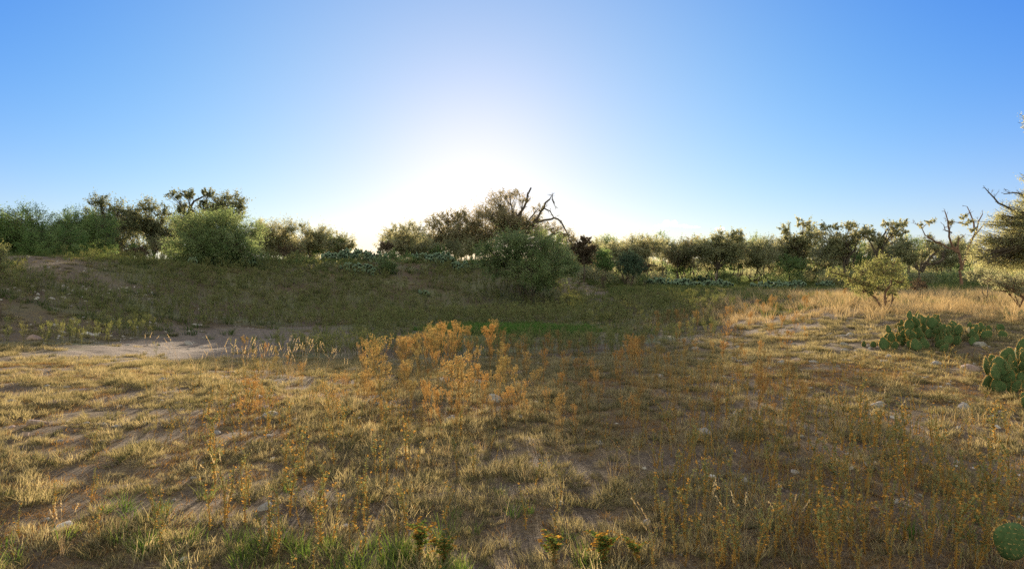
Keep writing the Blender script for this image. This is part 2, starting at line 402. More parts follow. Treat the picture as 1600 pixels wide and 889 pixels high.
def tree(name, label, cat, foot, Y, lobes, leaf='mesquite', dens=1.0, style='mesquite', bark='bark', trunk_r=None,
         limbs=(), seed=0, group=None, upright=.5, fork=.3, leaf_px=2.6, zoff=0.0, bridge=True):
    """foot: photo column of the trunk foot (stands on the ground at distance Y); lobes: crown masses (px, py, rx, ry)"""
    rg = np.random.default_rng(1000 + seed)
    base = on_ground(foot, Y); b = np.array(base)
    m = Y / F
    root = empty(name, base + Vector((0, 0, zoff)))
    tag(root, label, cat, group)
    tr, cr = MB(), MB()
    L = [(np.array(at(px, py, Y)) - b, rx * m * 1.12, ry * m * 1.12) for px, py, rx, ry in lobes]
    if style in ('oak', 'mesquite', 'single') and len(L) > 2 and bridge:       # inner foliage that joins the outer masses
        cc_ = np.mean([p for p, rx, rz in L], 0) * np.array([1, 1, .72])
        L += [(p * .52 + cc_ * .48 + rg.normal(size=3) * .08 * rx, rx * .85, rz * .85) for p, rx, rz in L[::1 if style == 'mesquite' else 2]]
    if L:
        top = max(p[2] + rz for p, rx, rz in L); ctr = np.mean([p for p, rx, rz in L], 0)
    else:
        top = max((np.array(at(*q, Y)) - b)[2] for lb in limbs for q in lb[0]); ctr = np.zeros(3)
    r0 = trunk_r or max(.035, top * .019)
    wid = max([abs(p[0] - ctr[0]) + rx for p, rx, rz in L] + [.3])
    fk = np.array([ctr[0] * .35 * fork, 0, top * fork])
    nst = 1 if style in ('oak', 'single') else (3 if style == 'mesquite' else 6)
    stems = []
    for k in range(nst):
        a = rg.uniform(0, 6.28); sp = 0 if nst == 1 else .22 * wid
        end = fk + np.array([math.cos(a) * sp + ctr[0] * .2, math.sin(a) * sp, rg.uniform(-.1, .1) * top])
        mid_ = end * .5 + rg.normal(size=3) * np.array([.06, .06, 0]) * top
        pts = bezier(np.array([math.cos(a) * r0 * .6, math.sin(a) * r0 * .6, -.12]), mid_, end, 7)
        rr = r0 * (1 if nst == 1 else .62)
        tr.tube(pts, np.linspace(rr * 1.25, rr * .7, 7), 7); stems.append((end, rr * .7))
    anchors = []
    for (poly, ra, rb) in limbs:                       # hand-placed limbs: photo pixels, relative to the tree's own plane
        pts = [np.array(at(px, py, Y)) - b for px, py in poly]
        yy = np.linspace(0, rg.uniform(-.6, .6), len(pts))
        pts = [p + np.array([0, q, 0]) for p, q in zip(pts, yy)]
        fine_ = []
        for a_, b_ in zip(pts[:-1], pts[1:]):
            for t in (0, .5): fine_.append(a_ * (1 - t) + b_ * t + rg.normal(size=3) * np.linalg.norm(b_ - a_) * .05)
        fine_.append(pts[-1]); n_ = len(fine_)
        tr.tube(fine_, np.linspace(ra * m, rb * m, n_), 6)
        if not bridge: anchors += [(q_, rb * m * 1.2) for q_ in fine_[2:]]
        for q in range(1, n_):                         # bare twigs
            for w_ in range(2):
                if rg.random() < .75:
                    d = rg.normal(size=3) * .7 + (fine_[q] - fine_[q - 1]) / (np.linalg.norm(fine_[q] - fine_[q - 1]) + 1e-6) * .7 + np.array([0, 0, .25])
                    d /= np.linalg.norm(d); ln = rg.uniform(4, 13) * m
                    e = fine_[q] + d * ln
                    mid_ = fine_[q] + d * ln * .5 + rg.normal(size=3) * ln * .12
                    tr.tube([fine_[q], mid_, e], np.array([.55, .4, .2]) * max(rb, .7) * m, 4)
                    for s_ in range(2):
                        d2 = d + rg.normal(size=3) * .6; d2 /= np.linalg.norm(d2)
                        tr.tube([mid_, mid_ + d2 * ln * .5], np.array([.32, .16]) * max(rb, .7) * m, 3)
    lw = float(np.clip(leaf_px * m, .035, .17))
    asp = {'mesquite': .34, 'oak': .62, 'single': .4, 'bush': .4}.get(style, .4)
    for (p, rx, rz) in L:
        dy = rg.uniform(-.9, .9) * min(rx * 1.2, wid * .6); p = p + np.array([0, dy, 0])
        ry = max(rx, rz) * .9
        se, sr = min(anchors or stems, key=lambda s_: np.linalg.norm(s_[0] - p) + rg.random() * .3)
        mid_ = (se + p) * .5 + np.array([rg.normal() * .1 * rx, rg.normal() * .1 * rx, .18 * abs(p[2] - se[2])])
        limb = bezier(se, mid_, p, 7)
        lr = np.linspace(sr * .75, max(.012, sr * .2), 7)
        tr.tube(limb, lr, 6)
        area = math.pi * rx * rz / (m * m)
        ncl = int(np.clip(area / 16, 12, 110)); nl = int(area * dens * 1.6 * (3.4 / leaf_px) ** 1.3)
        # clump centres, mostly towards the shell
        u = rg.normal(size=(ncl, 3)); u /= np.linalg.norm(u, axis=1)[:, None]
        rad = rg.uniform(.25, 1.0, ncl) ** .55
        C = p + u * rad[:, None] * np.array([rx, ry, rz])
        wgt = rg.uniform(.08, 1.5, ncl); wgt /= wgt.sum()
        ax = u * .8 + np.array([0, 0, upright]) + rg.normal(size=(ncl, 3)) * .35
        ax /= np.linalg.norm(ax, axis=1)[:, None]
        rc = min(max(min(rx, rz) * (.34 if style != 'oak' else .34), 1.9 * m), 6 * m)
        for k in range(ncl):
            st = limb[rg.integers(3, 7)]
            mk = (st + C[k]) * .5 + rg.normal(size=3) * .12 * rx
            br = bezier(st, mk, C[k] + ax[k] * rc * (.9 if k % 3 else 1.8), 5)
            tr.tube(br, np.linspace(min(max(.006, sr * .18), .013), .005 + lw * .015, 5), 4)
            rk = rc * rg.uniform(.6, 1.25); n = max(3, int(nl * wgt[k]))
            t = rg.normal(size=n) * .62
            off = ax[k][None] * (t * rk * 1.7)[:, None] + rg.normal(size=(n, 3)) * rk * .5 * (1 - .3 * np.clip(t, -1, 1))[:, None]
            c_ = C[k] + off
            if style in ('mesquite', 'bush'):
                d = rg.normal(size=(n, 3)) * .6 + off / (rc + 1e-6) * .5 + np.array([0, 0, -.45])
            else:
                d = rg.normal(size=(n, 3))
            ct = rg.uniform(.2, .8)
            cr.leaves(c_, d, lw * rg.uniform(.6, 1.3, n), lw * asp * rg.uniform(.7, 1.3, n), np.clip(ct + rg.normal(size=n) * .18, 0, 1), rg)
    if tr.n: tr.build('trunk', M[bark], root)
    if cr.n: cr.build('crown', M[leaf], root)
    return root


T = tree
LG, RG, BG = 'trees along the left dam', 'trees beyond the right bank', 'trees on the dam behind the hollow'
T('mesquite_bush', 'broad dark green mesquite bush with a leaning forked trunk on the left bank', 'bush', 92, 34,
  [(25, 362, 30, 25), (60, 346, 35, 18), (100, 350, 35, 22), (142, 355, 28, 22), (32, 392, 40, 22), (120, 382, 45, 25), (152, 392, 18, 14), (80, 375, 40, 22), (-10, 375, 30, 26), (60, 400, 30, 14), (110, 408, 25, 16), (-20, 400, 25, 20)], 'bush', 1.25, seed=1, fork=.42, group=LG)
T('live_oak', 'airy pointed tree rising directly behind the broad dark mesquite bush', 'tree', 174, 50,
  [(161, 316, 14, 11), (178, 328, 16, 14), (155, 343, 20, 14), (192, 345, 18, 16), (168, 368, 25, 18), (185, 380, 22, 14)], 'oak', .8, 'oak', seed=2, group=LG)
T('live_oak', 'slim dark oak between the airy pointed tree and the crooked topped oak', 'tree', 243, 52,
  [(235, 323, 13, 11), (214, 334, 12, 10), (250, 332, 9, 13), (222, 352, 18, 13), (242, 362, 12, 12), (255, 372, 12, 12)], 'oak', .85, 'oak', seed=3, group=LG, fork=.4)
T('live_oak', 'tallest left oak with a crooked flat top above the tall mesquite', 'tree', 305, 50,
  [(270, 307, 12, 6), (296, 305, 13, 7), (320, 301, 14, 6), (345, 314, 17, 12), (371, 318, 11, 14), (360, 340, 20, 12), (282, 325, 9, 9), (330, 330, 12, 12), (300, 345, 20, 14), (312, 318, 10, 6)], 'oak', .95, 'oak', seed=4, group=LG, fork=.45,
  limbs=[([(300, 370), (294, 345), (298, 325), (305, 315), (318, 308)], 3, 1.2)])
T('mesquite_tree', 'tall feathery mesquite with a dense skirt in front of the crooked topped oak', 'tree', 335, 37,
  [(300, 352, 28, 14), (330, 349, 30, 16), (360, 348, 25, 16), (388, 362, 20, 16), (290, 385, 28, 22), (330, 382, 40, 28), (375, 385, 35, 25), (345, 410, 42, 13), (393, 402, 18, 16), (292, 408, 24, 12)], 'mesquite', 1.15, seed=5, group=LG)
T('shrub', 'dark low shrub crouching beneath the slim dark oak', 'shrub', 210, 46, [(203, 393, 16, 8), (218, 394, 12, 7)], 'dead', 1.6, 'bush', seed=6)
T('mesquite_tree', 'rounded olive tree directly right of the tall feathery mesquite', 'tree', 428, 47,
  [(410, 358, 11, 12), (430, 360, 18, 12), (455, 355, 17, 10), (440, 380, 25, 14), (412, 380, 15, 16)], 'olive', 1.1, seed=7, group=BG)
T('mesquite_tree', 'olive tree standing second from the sky gap on the dam', 'tree', 483, 49,
  [(478, 357, 13, 9), (500, 361, 13, 10), (488, 378, 20, 12), (506, 378, 12, 10)], 'olive', 1.0, seed=8, group=BG)
T('mesquite_tree', 'low sloping olive tree at the left edge of the sky gap', 'tree', 530, 51,
  [(520, 369, 13, 7), (536, 375, 13, 8), (553, 381, 9, 6), (528, 388, 16, 6)], 'olive', .9, seed=9, group=BG)
T('shrub', 'dry brown twiggy shrub on the dam below the rounded olive tree', 'shrub', 452, 44, [(448, 394, 12, 8), (462, 396, 8, 6)], 'dead', 1.2, 'bush', seed=10)
T('shrub', 'small pale yellow shrub beside the dry brown shrub on the dam', 'shrub', 465, 42.5, [(461, 403, 10, 9), (468, 398, 6, 6)], 'pale', 1.0, 'bush', seed=11)
T('shrub', 'low green shrub spreading on the slope right of the tall feathery mesquite', 'shrub', 435, 40, [(430, 415, 22, 8), (455, 414, 15, 7)], 'bush', 1.0, 'bush', seed=12)
T('mesquite_tree', 'small backlit olive tree at the right edge of the sky gap', 'tree', 627, 51,
  [(604, 370, 12, 9), (620, 359, 17, 8), (641, 357, 17, 8), (656, 366, 13, 13), (635, 380, 22, 10), (598, 385, 10, 7)], 'olive', .85, seed=13, group=BG)
T('shrub', 'dark round dry shrub under the small backlit olive tree', 'shrub', 605, 46, [(604, 386, 10, 8)], 'dead', 1.8, 'bush', seed=14)
T('mesquite_tree', 'thin brownish tree with many gaps between the olive tree and the dead limbed tree', 'tree', 706, 58,
  [(680, 351, 13, 12), (700, 341, 18, 10), (721, 338, 17, 11), (688, 372, 20, 14), (715, 366, 20, 18), (741, 349, 13, 12), (735, 375, 18, 16)], 'thin', .62, 'oak', seed=15, group=BG, fork=.35)
T('mesquite_tree', 'tallest tree with bare dead limbs leaning right over the dam', 'tree', 802, 58,
  [(754, 331, 14, 10), (775, 316, 17, 13), (795, 303, 17, 8), (768, 340, 24, 16), (795, 332, 20, 14), (818, 312, 8, 8), (830, 352, 20, 10), (780, 362, 26, 16), (880, 366, 10, 9), (892, 378, 8, 10), (842, 326, 8, 6), (750, 365, 18, 18), (740, 350, 14, 12), (812, 345, 14, 12), (785, 345, 18, 14), (848, 362, 14, 10), (866, 356, 11, 9), (882, 372, 10, 9), (840, 340, 8, 8), (858, 382, 16, 9)], 'thin', .6, 'oak', seed=16, group=BG, trunk_r=.2, leaf_px=2.0,
  limbs=[([(795, 398), (801, 365), (812, 335), (822, 315), (830, 293)], 3.0, 1.3),
         ([(802, 395), (820, 372), (836, 349), (846, 332), (853, 317), (862, 305), (866, 318)], 2.6, .9),
         ([(838, 348), (852, 344), (866, 340), (878, 348), (888, 366), (893, 382)], 2.0, .8),
         ([(848, 382), (862, 366), (874, 362), (884, 372)], 1.8, .7), ([(850, 325), (860, 330), (866, 340)], 1.2, .6)])
T('mesquite_bush', 'big dense green bush at the foot of the tallest dead limbed tree', 'bush', 828, 36,
  [(768, 402, 24, 20), (800, 384, 30, 20), (835, 384, 34, 20), (866, 404, 28, 26), (835, 420, 48, 22), (780, 425, 24, 10), (802, 374, 20, 8), (845, 440, 30, 12), (880, 412, 14, 16), (812, 405, 40, 22), (850, 378, 12, 8), (762, 388, 10, 10), (895, 420, 8, 12), (870, 378, 9, 8), (752, 412, 8, 9)], 'mesquite', .95, 'bush', seed=17)
T('juniper', 'small dark brownish tree on the path side of the big dense bush', 'tree', 912, 47,
  [(908, 380, 10, 8), (917, 375, 7, 6), (914, 400, 12, 11), (926, 392, 7, 7), (902, 392, 8, 8)], 'dead', 1.3, 'oak', seed=18)
T('shrub', 'upright green bush right of the dirt path through the dam', 'shrub', 943, 45, [(943, 405, 12, 13), (940, 396, 8, 8), (947, 415, 11, 7)], 'bush', 1.5, 'bush', seed=19)
T('shrub', 'blue green rounded shrub beyond the right end of the hollow', 'shrub', 985, 45, [(975, 412, 12, 12), (988, 404, 12, 10), (990, 420, 17, 8), (1000, 414, 9, 9)], 'bluegreen', 1.5, 'bush', seed=20)
T('shrub', 'brown twiggy shrub beside the blue green rounded shrub', 'shrub', 1008, 46, [(1006, 419, 11, 7)], 'dead', 1.3, 'bush', seed=21)
T('mesquite_tree', 'wide olive tree standing behind the blue green rounded shrub', 'tree', 978, 49,
  [(958, 386, 13, 9), (985, 380, 14, 10), (1010, 378, 16, 10), (1000, 395, 20, 14), (1026, 386, 12, 11), (970, 400, 15, 12), (942, 388, 8, 8)], 'olive', 1.0, seed=22, group=RG)
T('mesquite_tree', 'sparse twiggy tree with several thin trunks over pale cactus', 'tree', 1066, 52,
  [(1045, 400, 11, 11), (1068, 384, 7, 11), (1054, 394, 13, 10), (1082, 400, 10, 12), (1064, 408, 14, 10)], 'thin', .65, seed=23, group=RG)
T('mesquite_tree', 'bushy olive tree with round knots of leaves behind pale cactus', 'tree', 1116, 50,
  [(1098, 385, 14, 12), (1119, 370, 10, 8), (1146, 368, 17, 8), (1130, 386, 25, 14), (1160, 381, 11, 11), (1112, 404, 18, 12), (1150, 402, 16, 10)], 'olive', 1.0, 'oak', seed=24, group=RG)
T('mesquite_tree', 'narrow olive tree left of the high crowned tree', 'tree', 1188, 51,
  [(1179, 384, 13, 9), (1202, 377, 11, 9), (1185, 400, 19, 14), (1206, 395, 14, 13), (1170, 398, 10, 12)], 'olive', 1.0, seed=25, group=RG)
T('mesquite_tree', 'high crowned tree with a bent bare limb on the right bank', 'tree', 1258, 55,
  [(1227, 358, 11, 7), (1249, 349, 12, 6), (1260, 361, 11, 9), (1234, 374, 14, 9), (1266, 376, 13, 11), (1245, 396, 28, 14), (1214, 396, 15, 14)], 'olive', .9, 'oak', seed=26, group=RG,
  limbs=[([(1257, 418), (1256, 400), (1240, 384), (1245, 376), (1256, 370), (1265, 362)], 3, 1)])
T('shrub', 'dark green undergrowth shrub below the high crowned tree', 'shrub', 1240, 51, [(1228, 412, 18, 10), (1250, 414, 16, 9)], 'bush', 1.3, 'bush', seed=27)
T('mesquite_tree', 'spreading dark limbed tree with lacy crown right of the high crowned tree', 'tree', 1322, 50,
  [(1284, 364, 13, 8), (1300, 354, 14, 6), (1325, 354, 14, 7), (1294, 380, 18, 12), (1331, 369, 13, 9), (1310, 390, 14, 8), (1346, 365, 9, 9), (1284, 398, 14, 12)], 'olive', .85, 'oak', seed=28, group=RG, fork=.4,
  limbs=[([(1322, 414), (1326, 395), (1318, 380), (1308, 365)], 2.6, 1), ([(1324, 410), (1336, 392), (1342, 380)], 2.2, .9)])
T('mesquite_tree', 'lacy umbrella shaped tree behind the small red trunked tree', 'tree', 1372, 48,
  [(1359, 359, 11, 8), (1385, 351, 15, 6), (1406, 350, 11, 6), (1396, 362, 14, 7), (1365, 377, 8, 7), (1410, 374, 8, 7), (1380, 372, 8, 5)], 'olive', .8, 'oak', seed=29, group=RG, fork=.5,
  limbs=[([(1372, 412), (1370, 392), (1378, 376), (1386, 364), (1392, 356)], 2.2, .9), ([(1368, 395), (1362, 380), (1358, 366)], 1.6, .7)])
T('mesquite_tree', 'low tree with a trunk bent flat to the right beside the dead branched tree', 'tree', 1440, 45,
  [(1400, 391, 12, 10), (1418, 380, 12, 9), (1454, 386, 9, 7), (1468, 394, 9, 6), (1410, 404, 14, 10), (1428, 398, 10, 9)], 'olive', .85, 'oak', seed=30, group=RG,
  limbs=[([(1441, 424), (1444, 413), (1460, 412), (1474, 408), (1480, 400), (1470, 388)], 3.2, 1), ([(1442, 416), (1450, 402), (1460, 390)], 2.4, .8)])
T('dead_tree', 'mostly dead tree with bare reddish branches clawing at the sky', 'tree', 1502, 42,
  [(1454, 346, 7, 4), (1490, 348, 5, 4), (1509, 338, 7, 4), (1513, 346, 5, 4), (1438, 352, 4, 4), (1520, 358, 6, 4), (1502, 350, 5, 3)], 'olive', .9, 'oak', 'redbark', .09, bridge=False, seed=31, group=RG, fork=.15,
  limbs=[([(1502, 424), (1499, 397), (1489, 382), (1484, 360), (1482, 345), (1479, 330)], 2.3, .7),
         ([(1496, 395), (1482, 386), (1466, 378), (1452, 366), (1440, 350)], 1.7, .5), ([(1468, 380), (1456, 376), (1444, 372)], 1.2, .5),
         ([(1503, 420), (1511, 395), (1514, 378), (1520, 360), (1532, 335)], 2.1, .7), ([(1515, 376), (1527, 366), (1538, 352)], 1.6, .6),
         ([(1522, 355), (1523, 340), (1519, 322)], 1.4, .6), ([(1499, 397), (1497, 385), (1500, 375), (1508, 368)], 1.6, .6), ([(1486, 365), (1473, 360), (1468, 352)], 1.2, .5)])
T('mesquite_tree', 'large pale mesquite leaning into the frame with bare limb tips', 'tree', 1650, 24,
  [(1558, 347, 16, 13), (1586, 340, 24, 18), (1541, 376, 16, 13), (1570, 375, 30, 18), (1596, 312, 12, 14), (1524, 402, 18, 14), (1560, 405, 30, 18), (1598, 400, 30, 22), (1630, 360, 40, 40), (1680, 330, 50, 40), (1634, 246, 25, 16), (1636, 188, 26, 14), (1700, 230, 50, 45), (1760, 300, 50, 50), (1740, 370, 50, 40), (1640, 410, 40, 25), (1640, 300, 30, 20)], 'cream', .8, seed=32, trunk_r=.24,
  limbs=[([(1640, 400), (1620, 350), (1600, 331), (1576, 327), (1561, 316), (1549, 303), (1540, 293)], 2.8, .6), ([(1612, 330), (1598, 306), (1585, 300), (1570, 303)], 2, .6)])
T('mesquite_tree', 'small leafy tree with two thin red brown trunks in golden grass', 'tree', 1386, 20.8,
  [(1370, 426, 20, 13), (1340, 425, 13, 9), (1394, 424, 15, 12), (1384, 450, 24, 9), (1312, 428, 13, 7), (1296, 424, 8, 6), (1352, 442, 18, 10), (1406, 442, 11, 9), (1376, 404, 9, 8), (1330, 440, 13, 8), (1362, 414, 14, 9), (1390, 412, 10, 8), (1360, 456, 18, 8), (1400, 456, 12, 6)], 'pale', .75, 'mesquite', 'redbark', .035, seed=33,
  limbs=[([(1386, 483), (1385, 470), (1384, 458), (1392, 445), (1396, 430)], 2.4, .9), ([(1380, 484), (1372, 466), (1362, 452), (1348, 438)], 2.0, .8)], fork=.2, bridge=False)
T('mesquite_tree', 'low drooping mesquite with a bent red trunk at the frame edge', 'tree', 1606, 18.5,
  [(1558, 438, 16, 8), (1590, 436, 18, 11), (1625, 440, 20, 14), (1575, 450, 14, 6), (1610, 455, 16, 7)], 'olive', .75, 'mesquite', 'redbark', .05, seed=34, fork=.2)
T('shrub', 'small bright green shrub in front of the dam cactus thicket', 'shrub', 603, 39.5, [(604, 410, 13, 11), (614, 403, 9, 9), (598, 422, 11, 8), (612, 420, 10, 7)], 'mesquite', 1.0, 'bush', seed=35)
T('shrub', 'yellow green bush cut by the left frame edge', 'bush', -8, 20, [(-10, 398, 14, 15), (2, 412, 9, 9), (-25, 408, 16, 16)], 'pale', 1.0, 'bush', seed=36)
T('shrub', 'grey thorny shrub in the golden grass right of the small red trunked tree', 'shrub', 1430, 26, [(1425, 448, 14, 6), (1440, 444, 12, 6)], 'dead', .9, 'bush', seed=37)
T('shrub', 'low olive shrub under the large pale mesquite', 'shrub', 1535, 23, [(1530, 428, 18, 8), (1555, 432, 18, 7)], 'olive', .9, 'bush', seed=38)
for k, (px, Y, lob) in enumerate([(1345, 56, [(1340, 404, 16, 10), (1360, 408, 14, 8)]), (1475, 52, [(1470, 410, 18, 8), (1492, 408, 14, 8)]), (1095, 66, [(1090, 412, 14, 7)]), (660, 56, [(655, 392, 18, 9), (678, 394, 12, 8)]), (130, 54, [(120, 396, 25, 10), (150, 392, 20, 12)]), (275, 54, [(270, 384, 18, 14)]), (1285, 56, [(1280, 410, 18, 9)])]):
    T('shrub', ['low brown green thicket bush behind the lacy umbrella shaped tree', 'low brown green thicket bush behind the dead branched tree', 'low brown green thicket bush behind the sparse twiggy tree', 'low brown green thicket bush right of the small backlit olive tree', 'low brown green thicket bush behind the broad dark mesquite bush', 'low brown green thicket bush between slim oak and crooked oak', 'low brown green thicket bush beside the spreading dark limbed tree'][k],
      'shrub', px, Y, lob, 'olive' if k % 2 else 'bush', 1.1, 'bush', seed=60 + k)

ur = np.random.default_rng(404)
for (x0, x1, y0, y1, Y0, Y1, n_, wh) in ((930, 1500, 406, 420, 53, 62, 26, 'low olive brush clump in the thicket under the right bank trees'), (395, 555, 384, 398, 49, 55, 9, 'low olive brush clump between the trees left of the sky gap'),
                                        (598, 760, 384, 397, 51, 56, 10, 'low olive brush clump under the thin brownish tree'), (110, 300, 378, 398, 48, 54, 10, 'low dark brush clump under the oaks of the left dam')):
    for k in range(n_):
        px = x0 + (x1 - x0) * (k + ur.uniform(.1, .9)) / n_; py = ur.uniform(y0, y1); Y = ur.uniform(Y0, Y1); w_ = ur.uniform(11, 20); h_ = ur.uniform(7, 12)
        T('brush_clump', wh, 'shrub', px, Y, [(px - w_ * .5, py, w_ * .8, h_), (px + w_ * .5, py + 3, w_ * .8, h_ * .8)], ['olive', 'bush', 'oak', 'olive'][k % 4], .9, 'bush', seed=700 + int(x0) + k, group='brush clumps under the trees')

for (x0, x1, y0, y1, Y0, Y1, n_, h0, h1, wh) in ((925, 1520, 380, 394, 51, 62, 38, 8, 16, 'rounded mesquite filling the thicket behind the right bank trees'), (400, 545, 372, 384, 50, 56, 8, 9, 14, 'rounded mesquite filling the thicket left of the sky gap'),
                                                (600, 770, 368, 382, 57, 63, 8, 10, 15, 'rounded mesquite filling the thicket left of the dead limbed tree'), (100, 300, 350, 378, 52, 58, 10, 12, 18, 'rounded mesquite filling the thicket under the left oaks'), (840, 930, 388, 396, 50, 58, 5, 9, 12, 'rounded mesquite filling the thicket behind the dirt path')):
    for k in range(n_):
        px = x0 + (x1 - x0) * (k + ur.uniform(.1, .9)) / n_; py = ur.uniform(y0, y1); Y = ur.uniform(Y0, Y1); w_ = ur.uniform(13, 21); h_ = ur.uniform(h0, h1)
        T('mesquite_tree', wh, 'tree', px, Y, [(px - w_ * .6, py + 3, w_ * .75, h_ * .8), (px + w_ * .6, py + 4, w_ * .75, h_ * .75), (px, py - h_ * .3, w_ * .6, h_ * .7), (px + w_ * .2, py + h_, w_ * .9, h_ * .6)], ['olive', 'mesquite', 'olive', 'oak', 'thin'][k % 5], .8, 'mesquite', seed=1700 + int(x0) + k, group='mesquites filling the thicket', bridge=False)
for k, (px, Y, lob, lf_) in enumerate([(480, 41, [(475, 408, 16, 7), (490, 412, 12, 6)], 'bush'), (515, 40, [(512, 416, 14, 6)], 'olive'), (640, 43, [(636, 404, 14, 7), (650, 408, 10, 6)], 'bush'),
                                      (735, 42, [(735, 412, 14, 8), (722, 418, 12, 6)], 'bush'), (415, 42, [(410, 404, 12, 8)], 'bush'), (250, 41, [(245, 412, 14, 5)], 'olive'), (180, 38, [(175, 420, 16, 6)], 'bush'), (160, 42, [(150, 408, 18, 7)], 'olive'),
                                      (40, 33, [(36, 424, 20, 7)], 'bush'), (905, 44, [(902, 430, 8, 5)], 'olive'), (290, 38, [(280, 418, 12, 6)], 'bush'), (660, 40, [(655, 422, 12, 6)], 'olive'), (400, 38, [(398, 424, 14, 6)], 'bush'), (575, 45, [(573, 398, 8, 5)], 'dead')]):
    T('shrub', 'low scrubby shrub hugging the slope of the dam', 'shrub', px, Y, lob, lf_, .9, 'bush', seed=800 + k, group='low shrubs on the dam slope')

# ------------------------------------------------------------------ prickly pear
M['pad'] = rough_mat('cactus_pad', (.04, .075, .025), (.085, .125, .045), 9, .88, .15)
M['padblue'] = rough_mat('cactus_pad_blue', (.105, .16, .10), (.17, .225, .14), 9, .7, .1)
M['padpale'] = rough_mat('cactus_pad_dry', (.3, .24, .14), (.42, .34, .2), 9, .7, .2)
M['spine'] = leaf_mat('cactus_spine', [(0, (.5, .34, .14)), (1, (.7, .5, .22))], .4, (1.2, 1, .6))


def pad_mesh(name, rg, mat, spines=True, seg=20, thick=.085, ring=5):
    """obovate pad standing on its base at the origin, unit height, broad face along Y"""
    mb = MB()
    a = np.linspace(0, 2 * np.pi, seg, endpoint=False)
    wob = 1 + .05 * np.sin(a * 2 + rg.uniform(0, 6)) + .04 * np.sin(a * 3 + rg.uniform(0, 6))
    ox = np.sin(a) * .41 * wob * (1 - .26 * np.cos(a + np.pi) * 1.0)
    oz = .5 - np.cos(a) * .5 * wob
    ox = np.where(oz < .45, ox * (.42 + .58 * np.sqrt(np.clip(oz / .45, 0, 1))), ox)
    v = []; bend = rg.uniform(-.1, .1)
    fr = np.linspace(1, .12, ring)
    def prof(f): return thick * (1 - f ** 2.6) ** .55 + .012
    rows = []
    for side in (1, -1):
        for f in (fr if side == 1 else fr[::-1]):
            rows.append(np.stack([ox * f, np.full(seg, side * prof(f)) + bend * (oz - .5) ** 2 * 1.2, .5 + (oz - .5) * f], 1))
    # order: front outer->inner then back inner->outer; join outer rims
    nr = len(rows); V = np.concatenate(rows)
    q = []
    for r_ in list(range(0, ring - 1)) + list(range(ring, 2 * ring - 1)):
        for k in range(seg):
            k2 = (k + 1) % seg; q.append((r_ * seg + k, r_ * seg + k2, (r_ + 1) * seg + k2, (r_ + 1) * seg + k))
    for k in range(seg):
        k2 = (k + 1) % seg; q.append(((2 * ring - 1) * seg + k, (2 * ring - 1) * seg + k2, k2, k))
    for r_, sgn in ((ring - 1, 1), (ring, -1)):        # close the two small centres
        for k in range(0, seg // 2 - 1):
            q.append((r_ * seg + k, r_ * seg + k + 1, r_ * seg + seg - 2 - k, r_ * seg + seg - 1 - k))
        cap = V[r_ * seg:(r_ + 1) * seg]; V[r_ * seg:(r_ + 1) * seg, 1] = cap[:, 1].mean()
    mb.add(V, q)
    me = mb.mesh(name, mat)
    bm = bmesh.new(); bm.from_mesh(me); bmesh.ops.recalc_face_normals(bm, faces=bm.faces); bm.to_mesh(me); bm.free()
    me.polygons.foreach_set('use_smooth', np.ones(len(me.polygons), bool))
    if not spines: return me, None
    sp = MB()
    def needle(p, d, L):
        d = d / np.linalg.norm(d); s_ = np.cross(d, rg.normal(size=3)); s_ /= np.linalg.norm(s_); w = .006
        sp.add([p - s_ * w, p + s_ * w, p + d * L + s_ * w * .3, p + d * L - s_ * w * .3], [(0, 1, 2, 3)], rg.random())
    for k in range(seg * 2):                           # along the rim
        t = k / 2; k0 = int(t) % seg; k1 = (k0 + 1) % seg; f = t - int(t)
        p = np.array([ox[k0] * (1 - f) + ox[k1] * f, 0, oz[k0] * (1 - f) + oz[k1] * f])
        if p[2] < .12: continue
        for _ in range(3): needle(p + rg.normal(size=3) * .008, np.array([p[0], 0, p[2] - .45]) + rg.normal(size=3) * .3, rg.uniform(.04, .11))
    for zz in np.arange(.16, .92, .125):
        for xx in np.arange(-.42, .43, .125):
            x_ = xx + (.06 if int(zz * 8) % 2 else 0)
            rr = math.hypot(x_ / .42, (zz - .52) / .48)
            if rr > .92: continue
            for side in (1, -1):
                p = np.array([x_, side * (prof(rr)), zz])
                for _ in range(3): needle(p, np.array([0, side, 0]) + rg.normal(size=3) * .7, rg.uniform(.03, .09))
    return me, sp.mesh(name + '_spines', M['spine'])


crg = np.random.default_rng(77)
PADS = [pad_mesh('pad', crg, M['pad']) for _ in range(5)]
DRYPADS = [pad_mesh('pad', crg, M['padpale']) for _ in range(2)]


def near_cactus(label, layout, dry=()):
    """layout: list of (px, py base, Y, size m, yaw deg, lean deg, roll deg)"""
    bx = np.mean([l_[0] for l_ in layout]); by = np.mean([l_[2] for l_ in layout])
    root = empty('prickly_pear', on_ground(bx, by)); tag(root, label, 'cactus', 'prickly pear clumps on the right')
    org = Vector(root.location)
    for k, (px, py, Y, s_, yaw, lean, roll) in enumerate(layout):
        p = at(px, py, Y); gz_ = float(height(p.x, p.y))
        if p.z < gz_ - .02: p.z = gz_ - .02
        src = (DRYPADS if k in dry else PADS)[int(crg.integers(0, 2 if k in dry else 5))]
        o = bpy.data.objects.new('pad', src[0]); COL.objects.link(o); o.parent = root
        o.location = p - org; o.rotation_euler = (R(lean), R(roll), R(yaw)); o.rotation_mode = 'XYZ'
        o.scale = (s_ * crg.uniform(.78, 1.02), s_ * .85, s_)
        s2 = bpy.data.objects.new('spines', src[1]); COL.objects.link(s2); s2.parent = o
    return root


